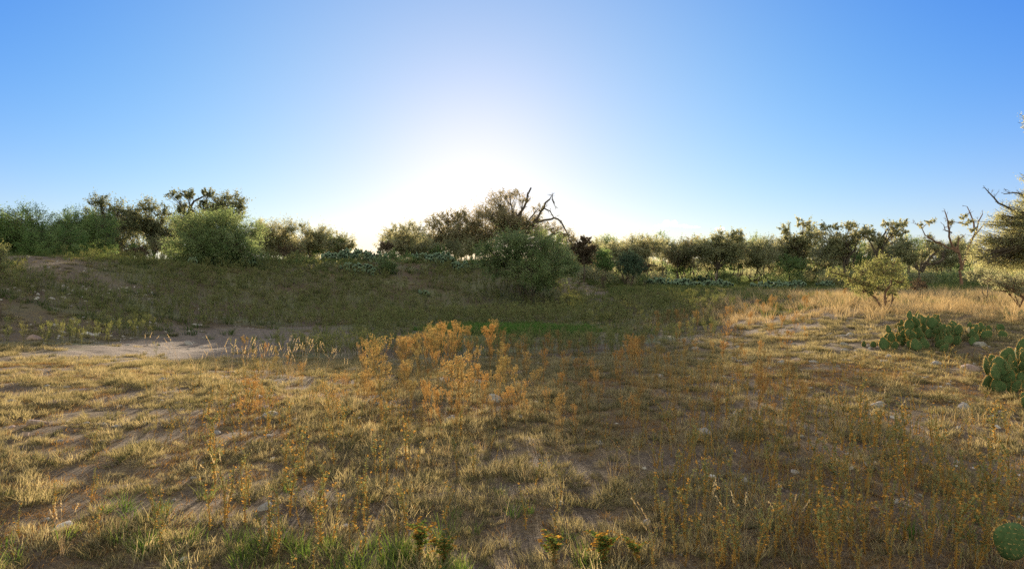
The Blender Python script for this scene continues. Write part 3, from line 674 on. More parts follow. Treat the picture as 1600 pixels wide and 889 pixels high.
def grow_layout(rg, px0, px1, base_py, Y0, Y1, tops, n_base, size, mpy):
    """chains of pads: base pads on the ground, pads growing from their tops"""
    out = []
    m = lambda Y: Y / F
    for _ in range(n_base):
        px = rg.uniform(px0, px1); Y = rg.uniform(Y0, Y1)
        g_ = on_ground(px, Y); py = HOR + (EYE - g_.z) / m(Y)
        s_ = size * rg.uniform(.8, 1.1); roll = rg.uniform(-35, 35); yaw = rg.uniform(-38, 38)
        z = py; x = px; hgt = tops(px)
        for lev in range(4):
            out.append((x, z, Y, s_, yaw, rg.uniform(-18, 18), roll))
            nx_ = x + math.sin(R(roll)) * s_ * .88 / m(Y); nz = z - math.cos(R(roll)) * s_ * .88 / m(Y)
            if lev == 1 and rg.random() < .5 and (nz - s_ * .7 / m(Y)) > hgt:
                r2 = roll + rg.choice([-45, 45]); out.append((x + math.sin(R(roll)) * s_ * .7 / m(Y), z - math.cos(R(roll)) * s_ * .7 / m(Y), Y + rg.uniform(-.1, .1), s_ * .85, rg.uniform(-60, 60), rg.uniform(-20, 20), r2))
            if nz - s_ * .75 / m(Y) < hgt: break
            x, z = nx_, nz; roll = roll * .4 + rg.uniform(-35, 35); yaw = rg.uniform(-50, 50); s_ *= rg.uniform(.85, 1.05); Y += rg.uniform(-.12, .12)
    return out


g2 = np.random.default_rng(5)
lay = grow_layout(g2, 1378, 1486, 560, 13.2, 15.2, lambda x: 484 + abs(x - 1440) * .6, 31, .26, 0)
near_cactus('wide prickly pear clump beside bare soil in front of the small red trunked tree', lay[:96])
lay = grow_layout(g2, 1484, 1572, 555, 13.8, 15.8, lambda x: 500 + abs(x - 1510) * .3, 23, .25, 0)
near_cactus('shaded prickly pear clump between the wide clump and the frame edge', lay[:80], dry=(12, 40))
lay = [(1352, 556, 14.2, .15, 20, 0, -8), (1365, 557, 14.1, .15, -20, 0, 10), (1379, 555, 14.2, .19, 5, 0, 4), (1392, 556, 14.0, .16, 50, 10, 22)]
near_cactus('low row of small pads creeping out from the wide prickly pear clump', lay)
lay = grow_layout(g2, 1550, 1660, 640, 9.0, 10.6, lambda x: 540 - (x - 1600) * .45, 30, .25, 0)
near_cactus('tall spiny prickly pear clump with sunlit rims cut by the frame edge', lay[:96])
lay = [(1578, 515, 17.5, .26, 0, 0, -10), (1600, 520, 17.5, .24, 20, 0, 20), (1572, 492, 17.3, .2, 10, 0, 5), (1595, 497, 17.4, .24, 0, 0, 10), (1620, 512, 17.2, .25, 0, 0, -10)]
near_cactus('small prickly pear behind the tall spiny clump in the golden grass', lay)
lay = [(1612, 868, 3.7, .30, 12, 6, -56), (1632, 905, 3.8, .2, -30, 0, 20), (1612, 640, 8.4, .22, 10, 0, -30), (1618, 668, 8.2, .22, 5, 0, -40)]
near_cactus('single large green pad leaning at the bottom corner with a spiny rim', [lay[0], lay[1]])
near_cactus('two low green pads lying below the tall spiny clump', [lay[2], lay[3]])


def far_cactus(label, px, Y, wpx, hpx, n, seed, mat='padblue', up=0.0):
    rg = np.random.default_rng(300 + seed)
    c0 = on_ground(px, Y); m = Y / F; w, h = wpx * m, hpx * m
    root = empty('prickly_pear', c0); tag(root, label, 'cactus', 'prickly pear thickets around the hollow')
    mb = MB(); seg = 9
    a = np.linspace(0, 2 * np.pi, seg, endpoint=False)
    for k in range(n):
        th = rg.uniform(0, 6.28); rr = math.sqrt(rg.random()); x = math.cos(th) * rr * w; y = math.sin(th) * rr * w * .6
        zmax = h * math.sqrt(max(0, 1 - rr * rr * .85)) * rg.uniform(.75, 1.1)
        z = rg.uniform(.0, 1) ** .6 * zmax
        gz_ = float(height(c0.x + x, c0.y + y)) - c0.z
        s_ = rg.uniform(.2, .3); yaw = rg.uniform(0, 3.14) if rg.random() < .5 else rg.uniform(-.6, .6); roll = rg.normal() * .45; lean = rg.normal() * .3
        Mx = Matrix.Translation((x, y, gz_ + z)) @ Matrix.Rotation(yaw, 4, 'Z') @ Matrix.Rotation(lean, 4, 'X') @ Matrix.Rotation(roll, 4, 'Y') @ Matrix.Scale(s_, 4)
        ox = np.sin(a) * .4; oz = .5 - np.cos(a) * .5; ox = np.where(oz < .4, ox * .75, ox)
        v = np.concatenate([np.stack([ox, np.full(seg, 0), oz], 1), np.stack([ox * .6, np.full(seg, .075), .5 + (oz - .5) * .6], 1), np.stack([ox * .6, np.full(seg, -.075), .5 + (oz - .5) * .6], 1)])
        v = np.array([Mx @ Vector(q) for q in v])
        q = [];
        for kk in range(seg):
            k2 = (kk + 1) % seg; q += [(kk, k2, seg + k2, seg + kk), (k2, kk, 2 * seg + kk, 2 * seg + k2)]
        for off in (seg, 2 * seg):
            for kk in range(0, seg // 2 - 1): q.append((off + kk, off + kk + 1, off + seg - 2 - kk, off + seg - 1 - kk))
            q.append((off + seg // 2 - 1, off + seg // 2, off + seg // 2, off + seg - seg // 2)) if False else None
        mb.add(v, q)
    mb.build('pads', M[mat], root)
    return root


FC = [('tall prickly pear mound crowning the dam below the sky gap', 553, 44, 28, 18, 120), ('low prickly pear on the dam left of the tall mound', 518, 44.5, 16, 12, 45),
      ('prickly pear behind the small bright green shrub', 590, 42, 16, 18, 60), ('prickly pear spread at the foot of the tall dam mound', 560, 39, 30, 12, 80),
      ('rounded prickly pear right of the small bright green shrub', 690, 42.5, 24, 20, 100), ('prickly pear against the left skirt of the big dense bush', 722, 41, 16, 14, 50),
      ('prickly pear on the dam crest below the thin brownish tree', 683, 47, 18, 12, 50), ('small prickly pear low on the dam slope left of the rounded clump', 657, 43.5, 14, 14, 40),
      ('lone prickly pear tuft low in the dry weeds before the rounded clump', 662, 36.5, 8, 6, 14), ('lone small prickly pear before the skirt of the tall feathery mesquite', 302, 34.5, 7, 8, 16),
      ('prickly pear under the right side of the tall feathery mesquite', 345, 36, 18, 12, 40), ('prickly pear creeping below the low green slope shrub', 390, 37, 14, 7, 24),
      ('bluish prickly pear nearest the blue green rounded shrub', 1030, 47, 22, 14, 80), ('pale prickly pear thicket before the sparse twiggy tree', 1070, 45, 26, 11, 90),
      ('pale prickly pear thicket before the bushy knotted olive tree', 1118, 45, 26, 11, 90), ('dark prickly pear mound behind the pale thickets', 1096, 52, 16, 13, 50),
      ('dark green prickly pear bank below the narrow olive tree', 1200, 44, 26, 12, 90), ('dark green prickly pear bank below the high crowned tree', 1240, 45, 22, 12, 70),
      ('dark green prickly pear at the right end of the cactus bank', 1290, 46, 14, 8, 30)]
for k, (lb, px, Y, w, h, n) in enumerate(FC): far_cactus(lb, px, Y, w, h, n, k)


# ------------------------------------------------------------------ scatter of uncountable cover
PROTO = bpy.data.collections          # prototype collections stay outside the scene


def scatter(name, pts, rotz, scl, idx, meshes, tilt=0.0, seed=0):
    pc = bpy.data.collections.new(name + '_kinds')
    for k, me in enumerate(meshes):
        pc.objects.link(bpy.data.objects.new('%s_kind_%02d' % (name, k), me))
    n = len(pts); rg = np.random.default_rng(seed)
    me = bpy.data.meshes.new(name); me.vertices.add(n); me.vertices.foreach_set('co', np.asarray(pts, np.float32).ravel())
    a = me.attributes.new('rot', 'FLOAT_VECTOR', 'POINT')
    rot = np.stack([rg.normal(size=n) * tilt, rg.normal(size=n) * tilt, rotz], 1).astype(np.float32); a.data.foreach_set('vector', rot.ravel())
    a = me.attributes.new('scl', 'FLOAT', 'POINT'); a.data.foreach_set('value', np.asarray(scl, np.float32))
    a = me.attributes.new('idx', 'INT', 'POINT'); a.data.foreach_set('value', np.asarray(idx, np.int32))
    me.update()
    o = bpy.data.objects.new(name, me); COL.objects.link(o); tag(o, kind='stuff')
    ng = bpy.data.node_groups.new(name + '_scatter', 'GeometryNodeTree')
    ng.interface.new_socket('Geometry', in_out='INPUT', socket_type='NodeSocketGeometry')
    ng.interface.new_socket('Geometry', in_out='OUTPUT', socket_type='NodeSocketGeometry')
    N, Lk = ng.nodes, ng.links
    gi, go = N.new('NodeGroupInput'), N.new('NodeGroupOutput')
    ip = N.new('GeometryNodeInstanceOnPoints'); ci = N.new('GeometryNodeCollectionInfo')
    ci.inputs['Collection'].default_value = pc; ci.inputs['Separate Children'].default_value = True; ci.inputs['Reset Children'].default_value = True
    def na(nm, ty):
        x = N.new('GeometryNodeInputNamedAttribute'); x.data_type = ty; x.inputs['Name'].default_value = nm; return x.outputs['Attribute']
    Lk.new(gi.outputs[0], ip.inputs['Points']); Lk.new(ci.outputs[0], ip.inputs['Instance']); ip.inputs['Pick Instance'].default_value = True
    Lk.new(na('idx', 'INT'), ip.inputs['Instance Index']); Lk.new(na('rot', 'FLOAT_VECTOR'), ip.inputs['Rotation']); Lk.new(na('scl', 'FLOAT'), ip.inputs['Scale'])
    Lk.new(ip.outputs[0], go.inputs[0])
    md = o.modifiers.new('scatter', 'NODES'); md.node_group = ng
    return o


def blades(mb, rg, n, rad, h0, h1, w, spread, tlo=0.0, thi=1.0, seg=2):
    """curved tapering grass blades"""
    a = rg.uniform(0, 6.283, n); rr = rad * np.sqrt(rg.random(n)); bx = np.cos(a) * rr; by = np.sin(a) * rr
    h = rg.uniform(h0, h1, n); la = a + rg.normal(size=n) * .8; ln = h * spread * rg.uniform(.3, 1.2, n)
    sd = la + np.pi / 2 + rg.normal(size=n) * .5
    t = np.linspace(0, 1, seg + 1)
    V = np.zeros((n, seg + 1, 2, 3))
    for k, tt in enumerate(t):
        ww = w * (1 - tt * .85) * .5
        cx_ = bx + np.cos(la) * ln * tt ** 1.7; cy_ = by + np.sin(la) * ln * tt ** 1.7; cz = h * (tt - .18 * spread * tt ** 2) - .01
        for s_, sg in enumerate((1, -1)):
            V[:, k, s_, 0] = cx_ + np.cos(sd) * ww * sg; V[:, k, s_, 1] = cy_ + np.sin(sd) * ww * sg; V[:, k, s_, 2] = cz
    b_ = np.arange(n)[:, None] * (seg + 1) * 2; kk = np.arange(seg)[None, :] * 2
    q = np.stack([b_ + kk, b_ + kk + 1, b_ + kk + 3, b_ + kk + 2], -1).reshape(-1, 4)
    tb = rg.uniform(tlo, thi, n)
    tv = np.repeat(tb, (seg + 1) * 2) * np.tile(np.repeat(np.linspace(.45, 1, seg + 1), 2), n)  # dark roots and bright tips put tuft shade and highlights into the tint
    mb.add(V.reshape(-1, 3), q, tv)


def tuft_mesh(name, seed, n, rad, h0, h1, w, spread, mat, tlo=0., thi=1., seg=2):
    mb = MB(); blades(mb, np.random.default_rng(seed), n, rad, h0, h1, w, spread, tlo, thi, seg); return mb.mesh(name, M[mat])


def broom_parts(seed, h, lean=.06, levels=4, leafn=1.0, spread=.3):
    """upright weed: bare stem, forking into a broom of fine twigs with small leaves and heads"""
    rg = np.random.default_rng(seed); st, lf = MB(), MB()
    tips = []
    def grow(p, d, ln, r, lev):
        d = d / np.linalg.norm(d); e = p + d * ln + np.array([0, 0, .02 * ln])
        st.tube([p, (p + e) / 2 + rg.normal(size=3) * ln * .04, e], [r, r * .85, r * .7], 3, rg.uniform(.2, 1))
        if lev >= 1:
            k = int((4 + lev * 2) * leafn); t = rg.random(k)[:, None]
            lf.leaves(p + (e - p) * t + rg.normal(size=(k, 3)) * .008, rg.normal(size=(k, 3)) + d * .8, h * .028 * rg.uniform(.5, 1.2, k), h * .009, np.clip(rg.normal(size=k) * .25 + .35 + .1 * lev, 0, 1), rg)
        if lev >= levels: tips.append((e, d)); return
        nb = 2 if rg.random() < .55 else 3
        a0 = rg.uniform(0, 6.28)
        for k in range(nb):
            a = a0 + k * 6.283 / nb + rg.normal() * .4
            nd = d + spread * rg.uniform(.6, 1.3) * np.array([math.cos(a), math.sin(a), 0]) + np.array([0, 0, .16])
            grow(e, nd, ln * (rg.uniform(.34, .5) if lev == 0 else rg.uniform(.62, .9)), r * .66, lev + 1)
    s0 = h * rg.uniform(.45, .62)
    d0 = np.array([rg.normal() * lean, rg.normal() * lean, 1])
    grow(np.array([0, 0, -.02]), d0, s0, h * .006 + .0012, 0)
    for k in range(int(rg.integers(2, 5))):           # side shoots from the stem
        a = rg.uniform(0, 6.28); z = s0 * rg.uniform(.45, .95)
        grow(d0 * z, np.array([math.cos(a) * .55, math.sin(a) * .55, 1]), h * rg.uniform(.14, .22), .0022, 2)
    for (e, d) in tips:
        k = 5
        lf.leaves(e + rg.normal(size=(k, 3)) * h * .012, rg.normal(size=(k, 3)) + d, h * .02 * rg.uniform(.6, 1.3, k), h * .014, np.clip(rg.normal(size=k) * .25 + .62, 0, 1), rg)
    k = int(10 * leafn); t = rg.uniform(.1, 1, k)[:, None]
    lf.leaves(d0 * s0 * t + rg.normal(size=(k, 3)) * .006, rg.normal(size=(k, 3)) + np.array([0, 0, -.4]), h * .03, h * .01, rg.uniform(.5, 1, k), rg)
    top = max(v[:, 2].max() for v in st.v)
    for mb in (st, lf): mb.v = [v * (h / top) for v in mb.v]
    return st, lf


def stalk_parts(seed, h, bushy=1.0, heads=5, branch=2):
    """leafy upright stalk, small leaves along the stem, lower ones turned orange, orange heads on top"""
    rg = np.random.default_rng(seed); st, lf, hd = MB(), MB(), MB()
    def shoot(p0, d, ln, r, low):
        d = d / np.linalg.norm(d); n = 6
        pts = [p0 + d * ln * t + np.array([math.sin(t * 5 + seed) * .02, math.cos(t * 4 + seed) * .02, 0]) * ln for t in np.linspace(0, 1, n)]
        st.tube(pts, np.linspace(r, r * .5, n), 4, np.repeat(np.linspace(1, .1, n), 4))
        k = int(85 * ln / .3 * bushy); t = rg.uniform(.05, 1, k)
        base = np.array([np.interp(t, np.linspace(0, 1, n), np.array(pts)[:, i_]) for i_ in range(3)]).T
        a = rg.uniform(0, 6.28, k); up = rg.uniform(-.3, 1.1, k)
        dirs = np.stack([np.cos(a), np.sin(a), up], 1); L = rg.uniform(.010, .024, k) * (1.15 - .5 * t)
        orange = (rg.random(k) < np.clip(1.05 - t * 1.35, .03, .9) * low)
        tt = np.where(orange, rg.uniform(.7, 1, k), rg.uniform(.0, .42, k))
        lf.leaves(base + dirs / np.linalg.norm(dirs, axis=1)[:, None] * (L * .5)[:, None], dirs, L, L * .36, tt, rg)
        return pts
    pts = shoot(np.array([0, 0, -.01]), np.array([rg.normal() * .1, rg.normal() * .1, 1]), h, .0046, 1)
    ends = [pts[-1]]
    for b_ in range(branch):
        z = pts[int(rg.integers(2, 5))]; a = rg.uniform(0, 6.28)
        e = shoot(z, np.array([math.cos(a) * .5, math.sin(a) * .5, 1]), h * rg.uniform(.25, .45), .002, .5)
        ends.append(e[-1])
    for e in ends:
        for k in range(heads):
            p = e + rg.normal(size=3) * .012
            hd.leaves(p + rg.normal(size=(6, 3)) * .004, rg.normal(size=(6, 3)), .012, .009, rg.uniform(.78, 1, 6), rg)
    return st, lf, hd


def joined(parts, name, mats):
    """one prototype mesh out of several parts (used for distant cover only)"""
    me = bpy.data.meshes.new(name); V = []; Q = []; Tn = []; MI = []; n = 0
    for k, p in enumerate(parts):
        if not p.n: continue
        v = np.concatenate(p.v); q = np.concatenate(p.q)
        V.append(v); Q.append(q + n); Tn.append(np.concatenate(p.t)); MI.append(np.full(len(q), k)); n += len(v)
    V, Q, Tn, MI = map(np.concatenate, (V, Q, Tn, MI))
    me.vertices.add(n); me.vertices.foreach_set('co', V.ravel().astype(np.float32))
    me.loops.add(Q.size); me.loops.foreach_set('vertex_index', Q.ravel().astype(np.int32))
    me.polygons.add(len(Q)); me.polygons.foreach_set('loop_start', (np.arange(len(Q)) * 4).astype(np.int32))
    for m_ in mats: me.materials.append(M[m_])
    me.polygons.foreach_set('material_index', MI.astype(np.int32))
    a = me.attributes.new('tint', 'FLOAT', 'POINT'); a.data.foreach_set('value', Tn.astype(np.float32))
    me.update(calc_edges=True); return me


def area_points(rg, n, x0, x1, y0, y1, keep):
    x = rg.uniform(x0, x1, n); y = rg.uniform(y0, y1, n)
    k = rg.random(n) < keep(x, y); x, y = x[k], y[k]
    return np.stack([x, y, height(x, y)], 1)


def in_view(x, y, marg=1.5): return np.abs(x) < .78 * y + marg


def do_scatter(name, n, box, keep, meshes, s0, s1, seed, tilt=.12, smul=None):
    rg = np.random.default_rng(seed); p = area_points(rg, n, *box, keep); k = len(p)
    sc = rg.uniform(s0, s1, k)
    if smul is not None: sc = sc * smul(p[:, 0], p[:, 1])
    return scatter(name, p, rg.uniform(0, 6.283, k), sc, rg.integers(0, len(meshes), k), meshes, tilt, seed)


dist = lambda x, y: np.hypot(x, y)
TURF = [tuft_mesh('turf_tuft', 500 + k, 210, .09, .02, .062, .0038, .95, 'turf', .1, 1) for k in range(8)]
turf_d = lambda x, y: sstep(.40, .58, fbm(x * 1.9, y * 1.9, 71, 3))
not_bare = lambda x, y: (1 - .93 * z_dirt(x, y)) * (1 - .75 * z_hollow(x, y))
right_thin = lambda x, y: 1 - .38 * sstep(.15, .42, x / np.maximum(y, 1))           # bare soil on the right
def jittered(rg, cell, x0, x1, y0, y1, keep):
    gx_, gy_ = np.meshgrid(np.arange(x0, x1, cell), np.arange(y0, y1, cell))
    x = gx_.ravel() + rg.uniform(0, cell * .95, gx_.size); y = gy_.ravel() + rg.uniform(0, cell * .95, gx_.size)
    k = rg.random(x.size) < keep(x, y); x, y = x[k], y[k]
    return np.stack([x, y, height(x, y)], 1)


trg = np.random.default_rng(21)
tk = lambda x, y: in_view(x, y) * np.clip(.14 + .86 * turf_d(x, y) + .3 * (1 - sstep(.12, .3, np.abs(x / np.maximum(y, 1) + .08))), 0, 1) * not_bare(x, y) * right_thin(x, y)
tp = jittered(trg, .128, -11, 11, 1.6, 13.5, tk); tn = len(tp)
ts = trg.uniform(.35, 1.0, tn) * trg.uniform(1, 1.9, tn) * (.8 + .5 * vnoise(tp[:, 0] * 2, tp[:, 1] * 2, 73))
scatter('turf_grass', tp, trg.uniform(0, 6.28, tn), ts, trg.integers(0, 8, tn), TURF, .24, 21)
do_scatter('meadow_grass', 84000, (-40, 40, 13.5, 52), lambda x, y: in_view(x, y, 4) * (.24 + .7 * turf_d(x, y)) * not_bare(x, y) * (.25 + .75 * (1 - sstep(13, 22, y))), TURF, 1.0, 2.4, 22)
GREEN = [tuft_mesh('green_tuft', 540 + k, 34, .06, .07, .17, .005, .7, 'greengrass', .2, 1) for k in range(4)]
do_scatter('green_grass', 3000, (-5, 5, 2.0, 5.6), lambda x, y: in_view(x, y) * (.12 + .88 * (1 - sstep(.2, .5, np.abs(x / y + .18)))) * sstep(.42, .6, fbm(x * 1.1, y * 1.1, 81, 3)) * (1 - sstep(3.6, 5.4, y)), GREEN, .6, 1.1, 23)
SAGE = [tuft_mesh('sage_tuft', 550 + k, 40, .09, .05, .16, .009, .9, 'sage', .1, 1) for k in range(5)]
do_scatter('slope_greens', 42000, (-52, 50, 22, 75), lambda x, y: in_view(x, y, 4) * (.12 + .88 * sstep(.38, .56, fbm(x * .25, y * .25, 83, 3))) * (1 - .8 * z_dirt(x, y)) * (1 - .6 * z_hollow(x, y)) * (1 - .55 * z_gold(x, y)), SAGE, 1.2, 2.6, 24)
BRIGHT = [tuft_mesh('bright_tuft', 560 + k, 40, .1, .05, .13, .011, .6, 'brightgrass', .2, 1) for k in range(3)]
do_scatter('bright_grass', 11000, (-5, 5, 22, 31), lambda x, y: .8 * z_green(x, y), BRIGHT, .9, 2.0, 25)
STRAW = [tuft_mesh('straw_tuft', 580 + k, 46, .1, .1, .34, .0055, .8, 'straw', .0, 1) for k in range(5)]
do_scatter('golden_grass', 17000, (3, 46, 15, 46), lambda x, y: z_gold(x, y) * in_view(x, y, 4) * (.25 + .75 * sstep(.35, .6, fbm(x * .6, y * .6, 91, 3))), STRAW, .8, 1.5, 26, .2)
do_scatter('straw_grass', 900, (-9, 9, 3, 13), lambda x, y: in_view(x, y) * sstep(.5, .68, fbm(x * .8, y * .8, 93, 3)) * not_bare(x, y), [tuft_mesh('straw_wisp', 600 + k, 14, .06, .1, .26, .0035, .8, 'straw', 0, 1) for k in range(4)], .7, 1.2, 27)
LIT = [tuft_mesh('litter_tuft', 620 + k, 22, .09, .015, .06, .007, 1.6, 'litter', 0, 1) for k in range(4)]
do_scatter('leaf_litter', 30000, (-10, 10, 2, 13), lambda x, y: in_view(x, y) * (.16 + .84 * sstep(.46, .66, fbm(x * .7, y * .7, 95, 4))) * not_bare(x, y), LIT, .5, 1.2, 28)

HOL = [joined(broom_parts(700 + k, .62, levels=3, leafn=2.4, spread=.38), 'hollow_weed', ('hollowstem', 'hollow')) for k in range(6)]
hol_d = lambda x, y: z_hollow(x, y) * (1 - z_dirt(x, y)) * (1 - .7 * z_green(x, y)) * sstep(.16, .42, fbm(x * .35, y * .35, 101, 3)) * sstep(14.2, 18.5, y - .12 * np.abs(x))
do_scatter('weed_undergrowth', 22000, (-26, 12, 14, 46), hol_d, HOL, .6, 1.15, 31, .1, lambda x, y: 1 - .5 * (1 - sstep(.6, 1.4, np.hypot((x - .6) / 6, (y - 23) / 4.5))))
STK = [joined(stalk_parts(800 + k, .3, .9, 1, 1), 'stalk_weed', ('stalkstem', 'stalk', 'stalk')) for k in range(6)]
stk_d = lambda x, y: in_view(x, y) * np.maximum(sstep(.05, .3, x / np.maximum(y, 1)), .55 * (1 - sstep(.12, .3, np.abs(x / np.maximum(y, 1) + .33)))) * sstep(.4, .62, fbm(x * .7, y * .7, 111, 3)) * (1 - .6 * sstep(.45, .65, x / np.maximum(y, 1)) * sstep(6, 9, y))
do_scatter('stalk_undergrowth', 4200, (-9, 11, 3.0, 12.5), stk_d, STK, .45, .95, 32, .1)

# gravel: small stones nobody could count
def stone_bm(rg, sub=2, flat=.6):
    bm = bmesh.new(); bmesh.ops.create_icosphere(bm, subdivisions=sub, radius=1)
    f = rg.normal(size=(6, 3)); f /= np.linalg.norm(f, axis=1)[:, None]; dd = rg.uniform(.55, .9, 6); sc = np.array([1, rg.uniform(.65, 1), flat * rg.uniform(.7, 1.2)])
    for v in bm.verts:
        p = np.array(v.co)
        for n_, d_ in zip(f, dd):                      # planes chip facets off the pebble
            t = p @ n_ - d_
            if t > 0: p = p - n_ * t * .9
        p = p * (1 + .05 * rg.normal()) * sc
        v.co = p
    return bm


def stone_mesh(name, rg, mat, sub=2, flat=.6):
    bm = stone_bm(rg, sub, flat); me = bpy.data.meshes.new(name); bm.to_mesh(me); bm.free(); me.materials.append(M[mat]); return me


srg = np.random.default_rng(9)
PEB = [stone_mesh('pebble', srg, 'stone' if k < 4 else 'palestone', 1) for k in range(6)]
grav = lambda x, y: in_view(x, y, 3) * np.maximum.reduce([.05 + 0 * x, .9 * (1 - sstep(.5, 1.1, np.hypot((x + 10.5) / 4.5, (y - 20.5) / 4))) * (1 - .7 * z_dirt(x, y)), .6 * sstep(.2, .35, x / np.maximum(y, 1)) * (y < 20) * (1 - z_gold(x, y)),
                                                         .7 * (1 - sstep(.6, 1.2, np.hypot((x + 17) / 7, (y - 27) / 3.5))), .25 * (y < 9)])
do_scatter('gravel', 9000, (-28, 16, 2.2, 34), grav, PEB, .012, .05, 41, .5)

# far brush: the scrubland that closes the view behind the trees
FB = []
for k in range(4):
    rg = np.random.default_rng(900 + k); mb = MB()
    for q in range(26):
        cc = np.array([rg.normal() * .9, rg.normal() * .9, rg.uniform(.2, 1.9)]); n = 70
        off = rg.normal(size=(n, 3)) * .33
        mb.leaves(cc + off, rg.normal(size=(n, 3)), .22, .09, np.clip(rg.normal(size=n) * .2 + rg.uniform(.2, .8), 0, 1), rg)
    FB.append(mb.mesh('brush', M['olive' if k % 2 else 'mesquite']))
do_scatter('far_brush', 9000, (-330, 330, 64, 330), lambda x, y: (np.abs(x) < y * .95 + 10) * (.3 + .7 * sstep(.4, .6, fbm(x * .03, y * .03, 121, 3))) * (1 - .5 * (y > 130)), FB, .55, 1.15, 42, .05)
do_scatter('low_scrub', 1500, (-60, 62, 47, 74), lambda x, y: (x > 4.5 + 0 * y) * (.25 + .75 * sstep(.42, .58, fbm(x * .12, y * .12, 131, 3))) + (y > 56) * (x < 4.5) * .8, FB, .22, .5, 43, .05)

# ------------------------------------------------------------------ weeds one can count
def broom_proto(seed, h, levels=4):
    st, lf = broom_parts(seed, h, levels=levels, leafn=1.0)
    return st.mesh('broomweed', M['broomstem']), lf.mesh('foliage', M['broom'])


BP = [broom_proto(1200 + k, .8) for k in range(14)]
wrg = np.random.default_rng(21)


def put_broom(p, h, label, group, lean=.05):
    st, lf = BP[int(wrg.integers(0, len(BP)))]
    o = bpy.data.objects.new('broomweed', st); COL.objects.link(o); f = bpy.data.objects.new('foliage', lf); COL.objects.link(f); f.parent = o
    o.location = p; o.rotation_euler = (wrg.normal() * lean, wrg.normal() * lean, wrg.uniform(0, 6.28)); s_ = h / .8; o.scale = (s_ * wrg.uniform(.62, .95),) * 2 + (s_,)
    tag(o, label, 'weed', group)
    return o


def broom_px(px, py_foot, py_top, label, group=None):
    p = ground_at(px, py_foot); h = (py_foot - py_top) / F * p.y
    return put_broom(p, h, label, group)


BIG = [(597, 662, 520, 'tallest golden broomweed left of the dense broomweed cluster'), (722, 684, 556, 'tall golden broomweed with a forked head in front of the dense cluster'),
       (738, 630, 540, 'golden broomweed at the right front of the dense cluster'), (775, 606, 532, 'broomweed with an orange head just right of the dense cluster'),
       (797, 600, 560, 'short pale broomweed right of the orange headed broomweed'), (848, 607, 545, 'paler of two flat topped broomweeds before the dark hollow'),
       (880, 603, 545, 'browner of two flat topped broomweeds before the dark hollow'), (919, 640, 558, 'slim golden broomweed left of the bushy right pair'),
       (938, 664, 578, 'thick bushy golden broomweed standing right of centre'), (986, 610, 538, 'narrow golden broomweed alone against the dark hollow'),
       (868, 708, 655, 'lone orange brown stalk on the open turf right of centre'), (540, 652, 580, 'dark orange broomweed left of the tallest golden broomweed'),
       (470, 625, 566, 'small orange broomweed beside the sandy patch'), (566, 612, 528, 'pale golden broomweed at the left end of the dense cluster'),
       (384, 690, 590, 'dark orange bushy broomweed left of centre'), (403, 676, 600, 'orange broomweed right behind the dark orange bushy one'),
       (1102, 628, 562, 'golden broomweed at the edge of the right hand shade'), (1025, 626, 582, 'short golden broomweed right of the narrow lone one'),
       (386, 575, 524, 'pale broomweed on the sandy patch edge'), (432, 580, 540, 'pale yellow broomweed in front of the sandy patch'),
       (493, 842, 758, 'bright orange weed low left of centre foreground'), (632, 640, 580, 'orange broomweed right of the tallest golden broomweed'),
       (680, 660, 612, 'small pale broomweed between the two tallest golden ones'), (1140, 640, 570, 'thin broomweed fading into the right hand shade')]
for px, pf, pt, lb in BIG: broom_px(px, pf, pt, lb, 'golden broomweeds')
for k in range(40):                                    # the dense cluster at the edge of the hollow
    px = wrg.normal() * 58 + 688; px = min(max(px, 560), 795); Y = wrg.uniform(11.0, 14.8)
    p = on_ground(px, Y); put_broom(p, wrg.uniform(.55, 1.0), 'golden broomweed packed in the dense cluster before the hollow', 'broomweeds of the dense cluster')
n = 0
while n < 120:                                          # singles over the middle ground
    px = wrg.uniform(330, 1260); py = wrg.uniform(572, 700)
    if wrg.random() > (.3 + .7 * (px > 560)): continue
    p = ground_at(px, py)
    if z_dirt(p.x, p.y) > .3: continue
    put_broom(p, wrg.uniform(.28, .6) * (1 if wrg.random() < .8 else 1.25), 'slender broomweed scattered singly over the middle turf', 'broomweeds scattered on the turf'); n += 1
for k in range(46):                                    # before the hollow, in the shade
    px = wrg.uniform(800, 1260); Y = wrg.uniform(12.5, 18)
    p = on_ground(px, Y); put_broom(p, wrg.uniform(.4, .75), 'thin shaded broomweed between the hollow and the right bank', 'broomweeds in the right hand shade')
for k in range(40):                                    # rim of the golden grass
    px = wrg.uniform(1010, 1330); Y = wrg.uniform(20, 25)
    p = on_ground(px, Y); put_broom(p, wrg.uniform(.4, .75), 'sunlit broomweed on the rim of the golden grass', 'broomweeds on the right bank')


def stalk_proto(seed, h, mat='stalk', bushy=1.2, heads=4, branch=3):
    st, lf, hd = stalk_parts(seed, h, bushy, heads, branch)
    if hd.n: lf.add(np.concatenate(hd.v), np.concatenate(hd.q), np.concatenate(hd.t))
    return st.mesh('leafy_weed', M['stalkstem']), lf.mesh('foliage', M[mat])


SP = [stalk_proto(1400 + k, .34, 'stalk', 1.0 + .1 * (k % 6), (0, 1, 2, 1)[k % 4], k % 4 + (k > 6)) for k in range(14)]
LP = [stalk_proto(1450 + k, .24, 'lush', 2.8, 2, 10) for k in range(4)]


